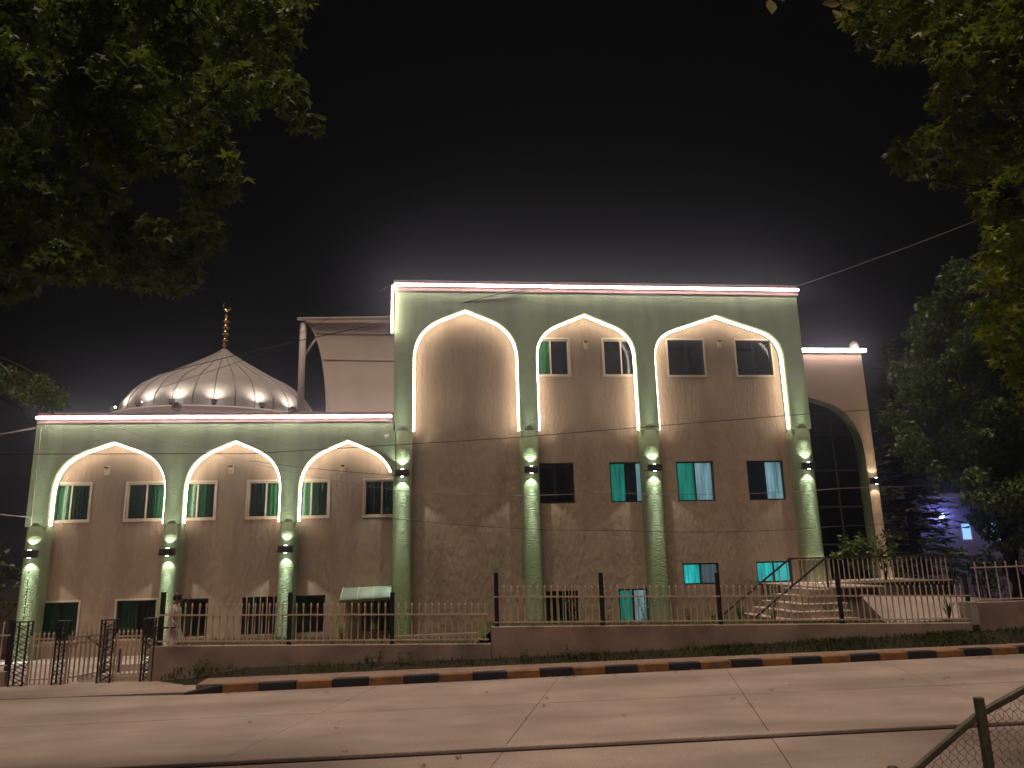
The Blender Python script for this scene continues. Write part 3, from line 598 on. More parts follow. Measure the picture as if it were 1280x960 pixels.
pk = {}
def picket_mesh(h, r=0.011):
    key = (round(h, 2), r)
    if key not in pk:
        m = MB(); m.box(-r, r, -r, r, 0, h-0.09)
        m.add([(-r,0,h-0.09), (0,-r,h-0.09), (r,0,h-0.09), (0,r,h-0.09), (-0.026,0,h-0.06), (0,-0.012,h-0.06), (0.026,0,h-0.06), (0,0.012,h-0.06), (0,0,h)],
              [(0,1,5,4),(1,2,6,5),(2,3,7,6),(3,0,4,7),(4,5,8),(5,6,8),(6,7,8),(7,4,8)])
        pk[key] = m.mesh('picket', 'picket')
    return pk[key]
def fence(x0, x1, top, y0, y1, posts, h, ph, label, spacing, post_mat='black', rails=(0.10, 0.72), slope_y=False):
    t = thing('fence', label, 'fence', ((x0+x1)/2, (y0+y1)/2, top((x0+x1)/2)))
    yf = lambda x: y0+(y1-y0)*(x-x0)/(x1-x0)
    for px in posts:
        m = MB(); z = top(px); y = yf(px); m.box(px-0.045, px+0.045, y-0.03, y+0.03, z-0.05, z+ph); m.box(px-0.05, px+0.05, y-0.035, y+0.035, z+ph, z+ph+0.012); soft(m.build('post', post_mat, t), 0.006, 1)
    for rz in rails:
        m = MB(); m.bar((x0, yf(x0)-0.022, top(x0)+rz*h), (x1, yf(x1)-0.022, top(x1)+rz*h), 0.018, 0.030); m.build('rail', 'picket', t)
    n = int((x1-x0)/spacing); r = random.Random(int(x0*10))
    for i in range(n):
        x = x0+(i+0.5)*(x1-x0)/n
        if any(abs(x-p) < 0.06 for p in posts): continue
        o = link('picket', picket_mesh(h), t, (x, yf(x), top(x)+0.02)); o.rotation_euler = (r.uniform(-0.012, 0.012), r.uniform(-0.014, 0.014), 0)
    return t
fence(-5.50, 1.20, wall_top, WY, WY, [-5.46, -2.92, -0.82], 0.82, 1.03, 'tan spear-topped fence on the wall before the low wing', 0.138)
fence(1.32, 12.58, wall_top, wall_y(1.32), wall_y(12.58), [1.38, 3.69, 6.37, 9.27, 12.50], 0.84, 1.10, 'tan spear-topped fence on the wall before the tall hall', 0.147)
fence(12.70, 18.5, lambda x: 1.00+0.0045*(x-12.7), -5.66, -5.37, [14.9], 0.92, 1.0, 'dim fence with wide-set bars on the dark wall beyond the hall fence', 0.27, rails=(0.06, 0.86))
fence(-15.5, -8.32, lambda x: 0.35, -6.18, -6.18, [-8.33, -10.4, -12.5, -14.6], 0.92, 0.95, 'tan spear-topped fence outside the gate, away from the mosque hall', 0.11)

# gate: black lattice posts and tan leaves
def lattice(x0, x1, z0, z1, y, label):
    t = thing('gate_post', label, 'gate post', ((x0+x1)/2, y, z0), 'lattice gate posts'); d = 0.09
    for sx in (x0, x1):
        for sy in (-d, d): MB().box(sx-0.013, sx+0.013, y+sy-0.013, y+sy+0.013, z0, z1).build('upright', 'lattice', t)
    MB().box(x0-0.02, x1+0.02, y-d-0.02, y+d+0.02, z1, z1+0.02).build('cap', 'lattice', t)
    n = 8
    for i in range(n):
        za, zb_ = z0+0.04+(z1-z0-0.08)*i/n, z0+0.04+(z1-z0-0.08)*(i+1)/n
        for s_ in (-1, 1):
            m = MB(); m.bar((x0, y+s_*d, za if i % 2 else zb_), (x1, y+s_*d, zb_ if i % 2 else za), 0.012); m.bar((x0, y+s_*d, zb_ if i % 2 else za), (x1, y+s_*d, za if i % 2 else zb_), 0.012); m.build('cross_bar', 'lattice', t)
        m = MB(); sx = x0 if i % 2 else x1; m.bar((sx, y-d, za), (sx, y+d, zb_), 0.012); m.build('lacing', 'lattice', t)
lattice(-8.22, -7.97, 0.02, 1.25, -6.2, 'black lattice gate post beside the short outer fence')
lattice(-7.42, -7.25, 0.02, 1.24, -6.2, 'narrow black lattice gate post at the opening, where the inner leaf swings')
lattice(-6.58, -6.34, 0.02, 1.24, -6.2, 'black lattice gate post between the open leaf and the closed leaf')
lattice(-5.76, -5.54, 0.02, 1.24, -6.2, 'black lattice gate post butting against the retaining wall end')
def leaf(x0, x1, y0, y1, label, n):
    t = thing('gate_leaf', label, 'gate', (x0, y0, 0.04)); L = math.hypot(x1-x0, y1-y0); a = math.atan2(y1-y0, x1-x0)
    P_ = lambda u, z: (x0+(x1-x0)*u, y0+(y1-y0)*u, z)
    for z in (0.16, 0.80, 0.92): MB().bar(P_(0, z), P_(1, z), 0.02, 0.028).build('rail', 'picket', t)
    for u in (0, 1): MB().bar(P_(u, 0.06), P_(u, 0.98), 0.03).build('stile', 'picket', t)
    for i in range(n):
        u = (i+0.6)/(n+0.2); o = link('picket', picket_mesh(1.0, 0.012), t, (*P_(u, 0)[:2], 0.06)); o.rotation_euler = (0, 0, a)
leaf(-7.92, -7.46, -6.2, -6.2, 'closed tan gate leaf next to the outer lattice post', 5)
leaf(-7.22, -6.86, -6.18, -5.45, 'tan gate leaf swung open into the courtyard', 7)
leaf(-6.31, -5.79, -6.2, -6.2, 'closed tan gate leaf next to the retaining wall', 6)
# inner steps by the gate with two small handrails
st = thing('courtyard_step', 'low pale slab step just inside the gate', 'step', (-6.6, -4.4, -0.12))
soft(MB().box(-7.5, -5.6, -4.9, -3.6, -0.12, 0.06).build('tread', 'step', st), 0.015); soft(MB().box(-7.3, -5.6, -4.5, -3.4, 0.063, 0.20).build('upper_tread', 'step', st), 0.015)
def small_rail(x, y, label):
    t = thing('handrail', label, 'handrail', (x, y, 0.06))
    MB().box(x-0.02, x+0.02, y-0.02, y+0.02, 0.06, 0.98).build('post', 'rail', t); MB().box(x+0.30-0.02, x+0.34-0.02, y-0.02, y+0.02, 0.06, 0.55).build('post', 'rail', t)
    m = MB(); m.bar((x, y, 0.96), (x+0.50, y, 0.96), 0.035); m.build('top_rail', 'rail', t); m = MB(); m.bar((x-0.45, y, 0.86), (x, y, 0.52), 0.035); m.build('sloping_rail', 'rail', t)
    for i in range(3): MB().box(x-0.36+0.13*i, x-0.345+0.13*i, y-0.008, y+0.008, 0.06, 0.80-0.10*i).build('bar', 'picket', t)
small_rail(-7.05, -4.75, 'dark handrail on the slab step seen through the open gate leaf'); small_rail(-6.05, -4.75, 'dark handrail on the slab step behind the closed leaf by the wall')

# ------------------------------------------------------------------ entrance steps on the right
sp = thing('entrance_stairs', 'pale stone steps rising to the landing of the entrance wing', 'stairs', (9.6, -3, 0.5))
N_ = 5
for i in range(N_):
    x0 = 8.55+i*0.30; y0 = -4.55+i*0.20; z1 = 0.66+i*0.165
    soft(MB().box(x0, 10.35-0.001*i, y0, -1.95+0.001*i, z1-0.165 if i else 0.30, z1-0.035).build('riser', 'step', sp), 0.004, 1)
    soft(MB().box(x0-0.03, 10.38-0.001*i, y0-0.03, y0+0.34, z1-0.034, z1).box(x0-0.03, x0+0.33, y0+0.341, -1.90, z1-0.034, z1).build('tread', 'step', sp), 0.008)
MB().box(10.2, 11.5, -3.70, -1.2, 0.2, 1.32).box(10.2, 15.2, -1.19, 1.44, 0.2, 1.321).build('landing_base', 'landing', sp); soft(MB().box(10.15, 11.6, -3.80, -1.21, 1.322, 1.365).box(10.15, 15.3, -1.208, 1.45, 1.322, 1.365).build('landing_slab', 'step', sp), 0.008)
def stair_rail(y, x_end, label, x_in):
    t = thing('stair_railing', label, 'railing', (10.2, y, 0.6))
    zt = 2.09; xt = x_in
    m = MB(); m.bar((xt-2.05, y, zt-1.43), (xt, y, zt), 0.05, 0.045); m.build('sloping_rail', 'rail', t); m = MB(); m.bar((xt-0.01, y, zt), (x_end, y, zt), 0.05, 0.045); m.build('top_rail', 'rail', t)
    m = MB(); m.bar((xt, y, 1.46), (x_end, y, 1.46), 0.03); m.build('bottom_rail', 'picket', t)
    n = int((x_end-xt)/0.135)
    me = MB().box(-0.011, 0.011, -0.011, 0.011, 0, 0.72).mesh('baluster', 'picket')
    for i in range(n): link('baluster', me, t, (xt+0.07+i*0.135, y, 1.37))
    for i in range(9):
        u = (i+0.7)/9.2; x = xt-2.05+2.05*u; zr = zt-1.43+1.43*u; zb_ = max(0.5, zr-0.78); MB().box(x-0.011, x+0.011, y-0.011, y+0.011, zb_, zr).build('baluster', 'picket', t)
    for x in (xt, x_end): MB().box(x-0.02, x+0.02, y-0.02, y+0.02, 1.36, zt).build('post', 'rail', t)
stair_rail(-3.72, 13.6, 'railing along the street side of the entrance steps and landing', 10.15)
stair_rail(-1.98, 11.3, 'railing on the building side of the entrance steps', 10.02)
rp = MB().hexa([(10.9,-4.9,0.2), (14.6,-4.9,0.2), (14.6,-3.85,0.2), (10.9,-3.85,0.2), (10.9,-4.9,0.52), (14.6,-4.9,0.62), (14.6,-3.85,0.98), (10.9,-3.85,1.16)])
tag(rp.build('ramp', 'ramp'), kind='structure')
ed = MB().hexa([(-1.0,-4.05,0.2), (7.6,-4.0,0.1), (7.6,-3.93,0.1), (-1.0,-3.98,0.2), (-1.0,-4.05,0.56), (7.6,-4.0,0.60), (7.6,-3.93,0.60), (-1.0,-3.98,0.56)])
tag(ed.build('garden_edging', 'step'), 'thin pale stone edging along the lawn bank before the hall', 'edging')

# ------------------------------------------------------------------ plants
def np_mesh(name, V, F, mat):
    """V (n,k,3) leaves sharing a polygon pattern F"""
    n, k = V.shape[:2]; me = bpy.data.meshes.new(name); F = np.array(F); f = len(F)
    me.vertices.add(n*k); me.vertices.foreach_set('co', V.reshape(-1).astype(np.float32))
    idx = (F[None]+(np.arange(n)*k)[:, None, None]).reshape(-1)
    me.loops.add(len(idx)); me.loops.foreach_set('vertex_index', idx.astype(np.int32))
    me.polygons.add(n*f); me.polygons.foreach_set('loop_start', np.arange(0, n*f*F.shape[1], F.shape[1], dtype=np.int32))
    me.materials.append(MT[mat]); me.update(calc_edges=True); me.validate(); return me
def maple_shape():
    pts = [(0,-0.02)]
    lobes = [(-118,0.52), (-62,0.86), (0,1.05), (62,0.86), (118,0.52)]; rim = [(180, 0.10)]
    for i, (a, r_) in enumerate(lobes):
        rim += [(a-11, r_*0.66), (a, r_), (a+11, r_*0.66)]
        if i < 4: rim.append(((a+lobes[i+1][0])/2, 0.34))
    for a, r_ in rim: pts.append((r_*math.sin(R(a)), r_*math.cos(R(a))))
    P = np.array([(x, y, -0.16*(x*x)-0.10*y*y) for x, y in pts]); n = len(rim)
    return P, [(0, 1+i, 1+(i+1) % n) for i in range(n)]
OV = np.array([(0,0,0), (0.22,0.3,0.04), (0.26,0.6,0.03), (0,1,-0.06), (-0.26,0.6,0.03), (-0.22,0.3,0.04), (0,0.45,-0.02)])
OF = [(6,0,1), (6,1,2), (6,2,3), (6,3,4), (6,4,5), (6,5,0)]
def rot_rand(n, rng, tilt, droop=0.0):
    yaw = rng.uniform(0, 2*np.pi, n); p = rng.normal(droop, tilt, n); r_ = rng.normal(0, tilt, n)
    cy_, sy_, cp, sp_, cr, sr = np.cos(yaw), np.sin(yaw), np.cos(p), np.sin(p), np.cos(r_), np.sin(r_)
    Rz = np.zeros((n,3,3)); Rz[:,0,0] = cy_; Rz[:,0,1] = -sy_; Rz[:,1,0] = sy_; Rz[:,1,1] = cy_; Rz[:,2,2] = 1
    Rx = np.zeros((n,3,3)); Rx[:,0,0] = 1; Rx[:,1,1] = cp; Rx[:,1,2] = -sp_; Rx[:,2,1] = sp_; Rx[:,2,2] = cp
    Ry = np.zeros((n,3,3)); Ry[:,1,1] = 1; Ry[:,0,0] = cr; Ry[:,0,2] = sr; Ry[:,2,0] = -sr; Ry[:,2,2] = cr
    return Rz@Rx@Ry
def leaves(name, clumps, per, size, mat, seed, shape='maple', tilt=0.5, droop=-0.5, parent=None, flat=0.75):
    rng = np.random.default_rng(seed); C = []
    for (x, y, z, r_) in clumps:
        n = max(3, int(per*(r_/0.35)**2)); d = rng.normal(0, 1, (n, 3)); d /= np.linalg.norm(d, axis=1)[:, None]; rad = r_*rng.uniform(0.15, 1, (n, 1))**0.55
        C.append(np.array([x, y, z])+d*rad*np.array([1, 1.25, flat]))
    C = np.concatenate(C); n = len(C); B, F = maple_shape() if shape == 'maple' else (OV, OF)
    s = size*rng.uniform(0.65, 1.15, (n, 1, 1)); V = np.einsum('nij,kj->nki', rot_rand(n, rng, tilt, droop), B)*s+C[:, None, :]
    return link(name, np_mesh(name, V, F, mat), parent)
def limb(mb, a, b, r0, r1, sag=0.15, n=7, seed=0):
    r = random.Random(seed); a = Vector(a); b = Vector(b); P_ = []
    for i in range(n+1):
        u = i/n; w = 0.05*(b-a).length*math.sin(math.pi*u); P_.append(a.lerp(b, u)+Vector((r.uniform(-w, w), r.uniform(-w, w), r.uniform(-w, w)+sag*math.sin(math.pi*u))))
    mb.tube(P_, [r0+(r1-r0)*i/n for i in range(n+1)], 8)
def tree(name, label, base, fork, clumps, per, size, mat, seed, group=None, r0=0.22, shape='maple', nl=10, tilt=0.5, droop=-0.5, flat=0.75):
    t = thing(name, label, 'tree', base, group); m = MB(); limb(m, base, fork, r0, r0*0.6, 0, 8, seed); m.build('trunk', 'bark', t, True)
    r = random.Random(seed); cs = sorted(clumps, key=lambda c: -c[1])[:max(nl*3, 12)]; r.shuffle(cs)
    for i, c in enumerate(cs[:nl]):
        m = MB(); u = r.uniform(0.75, 1.0); s0 = Vector(base).lerp(Vector(fork), u); limb(m, s0, Vector(s0).lerp(Vector(c[:3])+Vector((0, 0.35, 0)), 0.85), r0*0.22, 0.012, 0.2, 7, seed+i); 
        for q in range(2): c2 = min(cs, key=lambda k: (Vector(k[:3])-Vector(c[:3])).length+r.random()*0.8 if k != c else 1e9); limb(m, Vector(s0).lerp(Vector(c[:3])+Vector((0, 0.35, 0)), 0.6), Vector(c2[:3])+Vector((0, 0.3, 0)), 0.018, 0.006, 0.05, 5, seed+i+q)
        m.build('limb', 'bark', t, True)
    leaves('crown', clumps, per, size, mat, seed, shape, tilt, droop, t, flat); return t
LEFT_CLUMPS = [(-5.65,-14.7,5.6,0.42),(-4.53,-15.86,6.54,0.38),(-2.33,-16.66,5.04,0.15),(-5.58,-15.5,5.31,0.14),(-3.36,-16.3,5.44,0.35),(-5.77,-15.94,8.47,0.1),(-5.59,-16.01,7.55,0.15),(-3.14,-16.7,7.09,0.35),(-4.94,-15.4,9.06,0.1),(-2.82,-16.51,5.64,0.08),(-5.64,-15.28,7.61,0.41),(-2.34,-15.77,4.86,0.09),(-4.93,-14.75,6.78,0.43),(-2.74,-16.88,7.77,0.13),(-1.77,-16.83,6.35,0.31),(-3.37,-15.28,6.02,0.21),(-4.04,-15.83,6.83,0.38),(-2.0,-16.22,6.31,0.12),(-2.95,-17.28,7.39,0.1),(-2.65,-16.76,6.44,0.34),(-1.69,-16.24,7.55,0.39),(-2.28,-15.66,5.41,0.23),(-3.24,-16.21,6.42,0.37),(-2.79,-15.92,6.08,0.16),(-5.58,-14.74,6.78,0.43),(-4.83,-15.78,8.29,0.4),(-3.71,-16.92,7.51,0.25),(-4.46,-15.67,5.76,0.38),(-5.58,-15.91,6.92,0.12),(-1.59,-17.48,7.34,0.07),(-4.56,-16.33,5.39,0.34),(-2.61,-16.75,7.79,0.22),(-4.09,-15.92,5.07,0.36),(-3.21,-16.32,6.78,0.36),(-4.45,-15.62,7.97,0.41),(-2.93,-14.83,7.32,0.45),(-6.17,-14.97,8.62,0.44),(-2.81,-15.93,5.16,0.37),(-4.58,-17.04,7.46,0.13),(-1.43,-17.01,7.71,0.15),(-1.33,-16.79,6.87,0.16),(-3.71,-15.85,8.35,0.4),(-4.1,-16.34,6.93,0.36),(-3.31,-15.58,6.4,0.33),(-4.26,-16.73,7.86,0.07),(-4.71,-16.65,5.83,0.32),(-3.06,-16.39,4.88,0.23),(-4.88,-16.09,4.65,0.17),(-2.45,-16.38,7.62,0.38),(-5.57,-15.7,5.98,0.12),(-3.56,-16.35,5.82,0.35),(-3.57,-14.5,5.45,0.12),(-5.63,-15.98,8.24,0.25),(-2.83,-16.74,7.31,0.35),(-2.31,-15.98,8.57,0.22),(-2.39,-16.06,7.13,0.39),(-1.79,-16.44,5.76,0.07),(-3.91,-15.7,5.39,0.38),(-1.24,-16.2,8.12,0.09),(-4.91,-15.8,7.48,0.39),(-2.04,-16.2,6.12,0.19),(-2.1,-15.8,8.42,0.42),(-2.05,-15.85,5.85,0.14),(-2.35,-15.5,6.21,0.2),(-2.45,-15.52,5.2,0.24),(-6.6,-14.52,7.25,0.12),(-2.27,-16.55,5.78,0.18),(-2.0,-15.57,9.08,0.14),(-5.1,-15.86,8.45,0.23),(-6.27,-14.66,6.25,0.2),(-2.94,-15.78,4.91,0.09),(-6.09,-15.54,8.26,0.08),(-5.8,-14.88,7.26,0.43),(-4.92,-16.73,6.8,0.19),(-2.57,-15.22,5.89,0.1),(-2.55,-15.12,8.29,0.44),(-3.61,-14.71,5.41,0.12),(-1.78,-16.32,5.74,0.07),(-4.02,-14.42,5.44,0.1),(-4.29,-15.04,5.08,0.13),(-5.34,-15.56,8.27,0.41),(-2.22,-15.97,5.75,0.17),(-1.64,-15.62,8.62,0.4),(-3.08,-14.41,5.4,0.16),(-1.31,-17.24,6.06,0.18),(-5.05,-16.63,6.66,0.1),(-2.19,-17.28,7.41,0.14),(-4.08,-15.75,4.79,0.13),(-3.2,-16.25,8.24,0.22),(-1.96,-15.29,7.78,0.41),(-1.66,-17.07,5.51,0.07),(-1.37,-15.91,7.02,0.1),(-5.35,-15.99,6.67,0.27),(-1.22,-16.72,8.1,0.07),(-4.25,-16.26,4.79,0.33),(-2.07,-16.23,5.42,0.08),(-5.03,-14.81,5.06,0.11),(-5.83,-14.47,5.22,0.18),(-1.33,-15.23,7.01,0.14),(-5.42,-16.3,7.49,0.09),(-1.29,-16.63,7.32,0.12),(-3.22,-16.48,4.75,0.2),(-1.35,-16.08,6.66,0.16),(-4.51,-16.14,4.57,0.08),(-4.07,-15.99,8.48,0.17),(-1.86,-15.55,7.08,0.1),(-4.85,-14.85,5.05,0.11),(-2.97,-15.67,6.57,0.4),(-5.32,-16.06,5.93,0.1),(-5.59,-15.5,5.58,0.18),(-5.12,-14.96,5.75,0.41),(-4.83,-16.42,4.44,0.07),(-5.39,-14.9,7.59,0.43),(-1.48,-16.32,8.44,0.09),(-3.23,-14.61,6.07,0.1),(-2.24,-16.21,5.31,0.12),(-3.01,-15.49,7.79,0.42),(-2.83,-16.12,5.38,0.13),(-3.84,-15.64,4.87,0.09),(-5.63,-14.19,5.28,0.13),(-1.11,-17.04,7.19,0.09),(-4.33,-15.13,8.1,0.43),(-2.23,-16.23,5.53,0.07),(-1.05,-17.33,7.42,0.09),(-2.48,-16.52,4.58,0.07),(-6.0,-14.81,5.14,0.18),(-5.54,-15.52,8.9,0.09),(-1.39,-15.83,6.62,0.08),(-1.24,-17.0,6.38,0.09),(-3.91,-15.78,8.72,0.15),(-5.01,-15.84,8.65,0.08),(-2.28,-15.79,4.95,0.08),(-2.7,-15.12,5.07,0.09),(-2.99,-15.83,6.07,0.1),(-2.08,-16.39,8.35,0.08),(-5.79,-15.33,9.08,0.09),(-3.51,-16.72,7.9,0.09),(-6.64,-14.52,7.44,0.1),(-6.39,-14.27,5.57,0.24),(-6.69,-14.37,7.11,0.1),(-2.35,-15.08,5.83,0.09),(-4.87,-16.81,6.17,0.07),(-5.58,-15.99,8.44,0.1)]
RIGHT_CLUMPS = [(6.83,-17.23,4.99,0.15),(6.64,-16.85,6.11,0.35),(6.72,-16.32,6.67,0.38),(6.61,-15.31,6.8,0.4),(7.72,-16.76,6.66,0.2),(4.54,-17.66,7.58,0.11),(5.81,-16.87,7.33,0.36),(5.48,-17.64,6.99,0.32),(5.52,-16.71,8.15,0.37),(8.36,-15.9,6.36,0.4),(8.5,-16.5,8.43,0.16),(7.03,-16.57,7.07,0.37),(6.12,-16.18,5.53,0.14),(8.26,-16.04,7.97,0.41),(7.82,-16.57,7.11,0.38),(6.8,-17.41,5.93,0.23),(7.41,-16.67,8.63,0.22),(7.63,-16.92,8.22,0.37),(4.31,-17.1,5.86,0.08),(8.41,-16.65,8.87,0.1),(6.57,-15.91,9.35,0.18),(4.62,-17.03,8.18,0.12),(5.83,-17.14,5.66,0.33),(5.46,-16.91,8.38,0.11),(5.96,-17.47,6.88,0.33),(5.3,-16.97,5.31,0.21),(8.14,-16.68,7.85,0.17),(4.54,-17.14,7.35,0.34),(5.88,-16.92,6.76,0.35),(8.22,-15.86,5.58,0.14),(6.31,-17.04,8.23,0.18),(6.37,-15.62,7.46,0.42),(5.13,-15.85,8.15,0.28),(6.05,-15.68,8.03,0.2),(4.14,-17.46,7.44,0.32),(6.77,-17.47,5.67,0.14),(6.31,-17.23,7.77,0.35),(5.43,-15.91,6.62,0.19),(6.11,-16.68,8.65,0.11),(7.76,-16.64,8.0,0.38),(7.27,-16.0,5.8,0.39),(7.32,-15.47,5.97,0.37),(5.8,-16.7,6.15,0.35),(7.65,-16.4,8.4,0.4),(4.84,-16.54,7.29,0.12),(6.12,-16.45,5.26,0.11),(5.41,-16.36,6.43,0.27),(5.05,-17.04,5.37,0.1),(5.9,-16.86,7.92,0.36),(8.26,-16.64,7.76,0.09),(7.83,-16.85,7.32,0.17),(7.63,-16.4,6.69,0.38),(5.52,-17.59,7.68,0.14),(5.07,-15.77,8.67,0.23),(8.0,-15.91,5.78,0.36),(4.76,-16.89,7.04,0.12),(7.88,-16.47,5.53,0.09),(5.33,-16.43,8.69,0.23),(5.51,-17.11,5.43,0.33),(7.22,-15.95,5.47,0.08),(5.8,-15.29,6.66,0.16),(7.55,-16.19,5.39,0.1),(5.93,-15.59,7.37,0.12),(4.61,-17.46,6.45,0.14),(6.25,-15.73,8.36,0.42),(6.12,-15.29,6.57,0.15),(4.17,-17.03,7.85,0.08),(6.57,-17.7,7.7,0.1),(5.83,-17.84,7.52,0.09),(6.61,-16.76,5.16,0.14),(5.38,-16.49,6.96,0.13),(3.93,-17.3,7.06,0.13),(7.71,-16.72,5.97,0.09),(4.95,-16.12,9.12,0.09),(7.25,-17.31,6.72,0.09),(8.36,-16.68,8.46,0.12),(8.3,-16.13,5.96,0.13),(6.21,-15.43,6.52,0.14),(6.61,-16.98,5.6,0.34),(6.22,-17.34,8.05,0.08),(6.87,-15.51,5.74,0.11),(5.46,-16.83,7.05,0.36),(6.88,-17.27,8.14,0.1),(5.44,-15.35,6.79,0.09),(5.95,-17.02,5.01,0.11),(4.55,-16.91,8.31,0.11),(4.67,-16.54,7.24,0.09),(8.62,-16.17,7.36,0.12),(7.99,-17.02,8.39,0.11),(7.06,-17.62,7.24,0.08),(8.67,-16.17,9.35,0.09),(5.51,-15.93,6.76,0.09),(8.25,-16.61,8.89,0.1),(8.93,-15.71,6.45,0.1),(4.66,-16.48,8.58,0.12),(4.67,-17.26,6.29,0.07),(5.72,-15.84,9.44,0.1),(4.42,-16.98,5.8,0.16)]
YELLOW_CLUMPS = [(5.29,-16.84,4.19,0.29),(5.58,-17.13,3.94,0.28),(5.8,-16.45,5.01,0.32),(5.72,-16.65,3.64,0.25),(6.11,-16.86,5.03,0.26),(6.56,-16.63,4.31,0.22),(6.27,-16.8,5.25,0.07),(5.53,-17.3,4.52,0.28),(6.3,-16.46,3.6,0.21),(6.7,-16.64,4.59,0.13),(6.03,-17.34,4.93,0.09),(6.79,-16.39,4.04,0.16),(5.76,-16.3,3.87,0.19),(5.9,-16.15,3.66,0.1),(5.58,-16.87,5.18,0.11),(6.75,-16.54,4.81,0.23),(6.13,-16.67,4.42,0.31),(5.06,-16.95,4.61,0.14),(6.0,-16.45,4.62,0.32),(6.9,-16.25,3.64,0.1),(6.66,-16.78,4.92,0.12),(6.31,-16.95,4.03,0.1),(6.72,-16.43,3.76,0.13),(4.9,-17.27,4.88,0.11),(5.03,-16.89,4.26,0.09),(6.25,-16.76,3.42,0.11),(5.58,-16.33,4.0,0.12),(6.12,-16.42,3.51,0.09),(4.9,-17.15,4.77,0.07),(5.38,-17.39,4.96,0.1),(5.34,-16.95,5.09,0.1),(4.9,-17.04,4.07,0.07),(5.32,-16.59,4.06,0.1),(5.97,-16.9,3.76,0.29),(6.3,-16.82,3.39,0.08),(4.98,-16.92,4.39,0.09),(6.15,-16.27,3.54,0.09),(5.87,-16.79,5.3,0.08),(5.33,-16.6,4.9,0.08),(6.53,-16.65,5.27,0.11),(6.3,-16.63,5.34,0.09),(5.79,-16.46,3.52,0.08),(5.23,-17.37,5.0,0.07),(6.62,-16.9,5.11,0.08),(5.83,-17.44,4.89,0.08),(5.96,-16.34,4.08,0.31),(6.54,-16.81,4.4,0.08),(6.44,-16.4,3.47,0.09),(6.6,-16.87,5.02,0.1)]
MID_CLUMPS = [(14.18,-4.7,9.49,0.36),(16.91,-3.03,4.87,0.62),(15.32,-4.04,8.71,0.62),(20.19,-0.02,4.66,0.47),(17.29,-3.68,9.59,0.64),(18.55,0.21,5.63,0.72),(19.02,-2.53,11.05,0.29),(16.05,-3.66,6.9,0.62),(20.42,-0.18,7.09,0.6),(18.0,-2.59,7.14,0.65),(15.6,-3.84,7.48,0.61),(13.63,-3.59,4.45,0.22),(15.04,-1.93,7.06,0.66),(13.63,-3.45,7.73,0.28),(14.91,-2.32,5.14,0.61),(15.15,-3.26,3.74,0.23),(16.79,-3.21,6.08,0.63),(19.4,1.03,4.15,0.68),(16.25,-2.47,4.51,0.64),(14.12,-4.29,8.5,0.6),(15.51,-4.98,9.44,0.6),(13.96,-3.78,9.08,0.25),(19.96,-0.46,6.25,0.64),(20.38,0.77,4.07,0.3),(18.99,-1.1,12.07,0.29),(14.74,-1.16,6.32,0.42),(18.98,-0.51,9.39,0.73),(16.75,-0.69,4.3,0.43),(19.59,-1.21,11.81,0.31),(19.6,-0.87,8.38,0.72),(16.26,-1.62,5.51,0.67),(20.37,-0.84,9.55,0.58),(19.35,-2.53,10.37,0.29),(18.06,0.36,7.2,0.74),(19.12,-2.61,9.37,0.25),(19.96,-0.37,4.17,0.3),(17.75,-1.02,10.97,0.66),(20.44,-0.79,8.83,0.41),(17.49,-2.34,11.58,0.27),(15.15,-4.22,5.83,0.59),(12.94,-3.77,5.17,0.4),(16.3,0.28,9.44,0.33),(15.15,-2.7,7.5,0.3),(17.92,-2.61,3.5,0.23),(20.99,1.17,3.87,0.26),(15.04,-1.06,7.75,0.64),(13.99,-4.79,8.99,0.43),(16.08,-4.13,9.02,0.62),(18.16,-2.51,5.13,0.41),(19.06,-0.11,4.01,0.31),(13.92,-2.11,5.03,0.26),(15.97,0.11,5.22,0.42),(17.13,-4.74,9.12,0.32),(17.36,-0.34,9.05,0.26),(13.45,-3.0,6.52,0.24),(18.18,-3.17,7.65,0.34),(15.86,0.29,6.2,0.3),(14.06,-3.72,8.17,0.26),(15.13,-3.36,7.59,0.56),(15.23,-1.9,9.25,0.35),(13.28,-2.75,6.28,0.22),(15.76,-0.27,7.01,0.29),(13.74,-2.51,4.61,0.24),(14.34,-3.81,5.67,0.38),(15.79,-1.8,4.74,0.56),(17.7,0.57,3.86,0.27),(14.2,-3.46,6.14,0.38),(17.52,0.88,6.14,0.34),(16.25,-3.33,10.55,0.4),(16.74,0.5,4.58,0.31),(16.87,-1.54,11.23,0.31),(20.23,-0.24,9.96,0.75),(14.52,-2.82,7.47,0.36),(19.38,-1.26,4.95,0.26),(15.23,-1.76,8.12,0.24),(13.38,-2.34,6.05,0.3),(14.08,-1.75,5.82,0.34),(17.43,-3.9,7.08,0.33),(19.5,-2.37,10.93,0.38),(16.68,-2.1,8.55,0.67),(13.02,-3.36,7.31,0.23),(14.31,-1.78,7.09,0.24),(16.06,-0.38,6.8,0.26),(19.02,-0.65,4.39,0.62),(14.87,-2.13,8.45,0.23),(13.76,-1.94,5.2,0.23),(18.17,-0.47,3.53,0.32),(14.88,-1.66,5.37,0.26),(15.8,-4.06,5.29,0.59),(15.61,-3.08,3.86,0.28),(15.93,-1.66,8.85,0.26),(19.67,-0.68,12.2,0.28),(16.8,-4.66,10.23,0.23),(17.74,-3.22,5.38,0.27)]
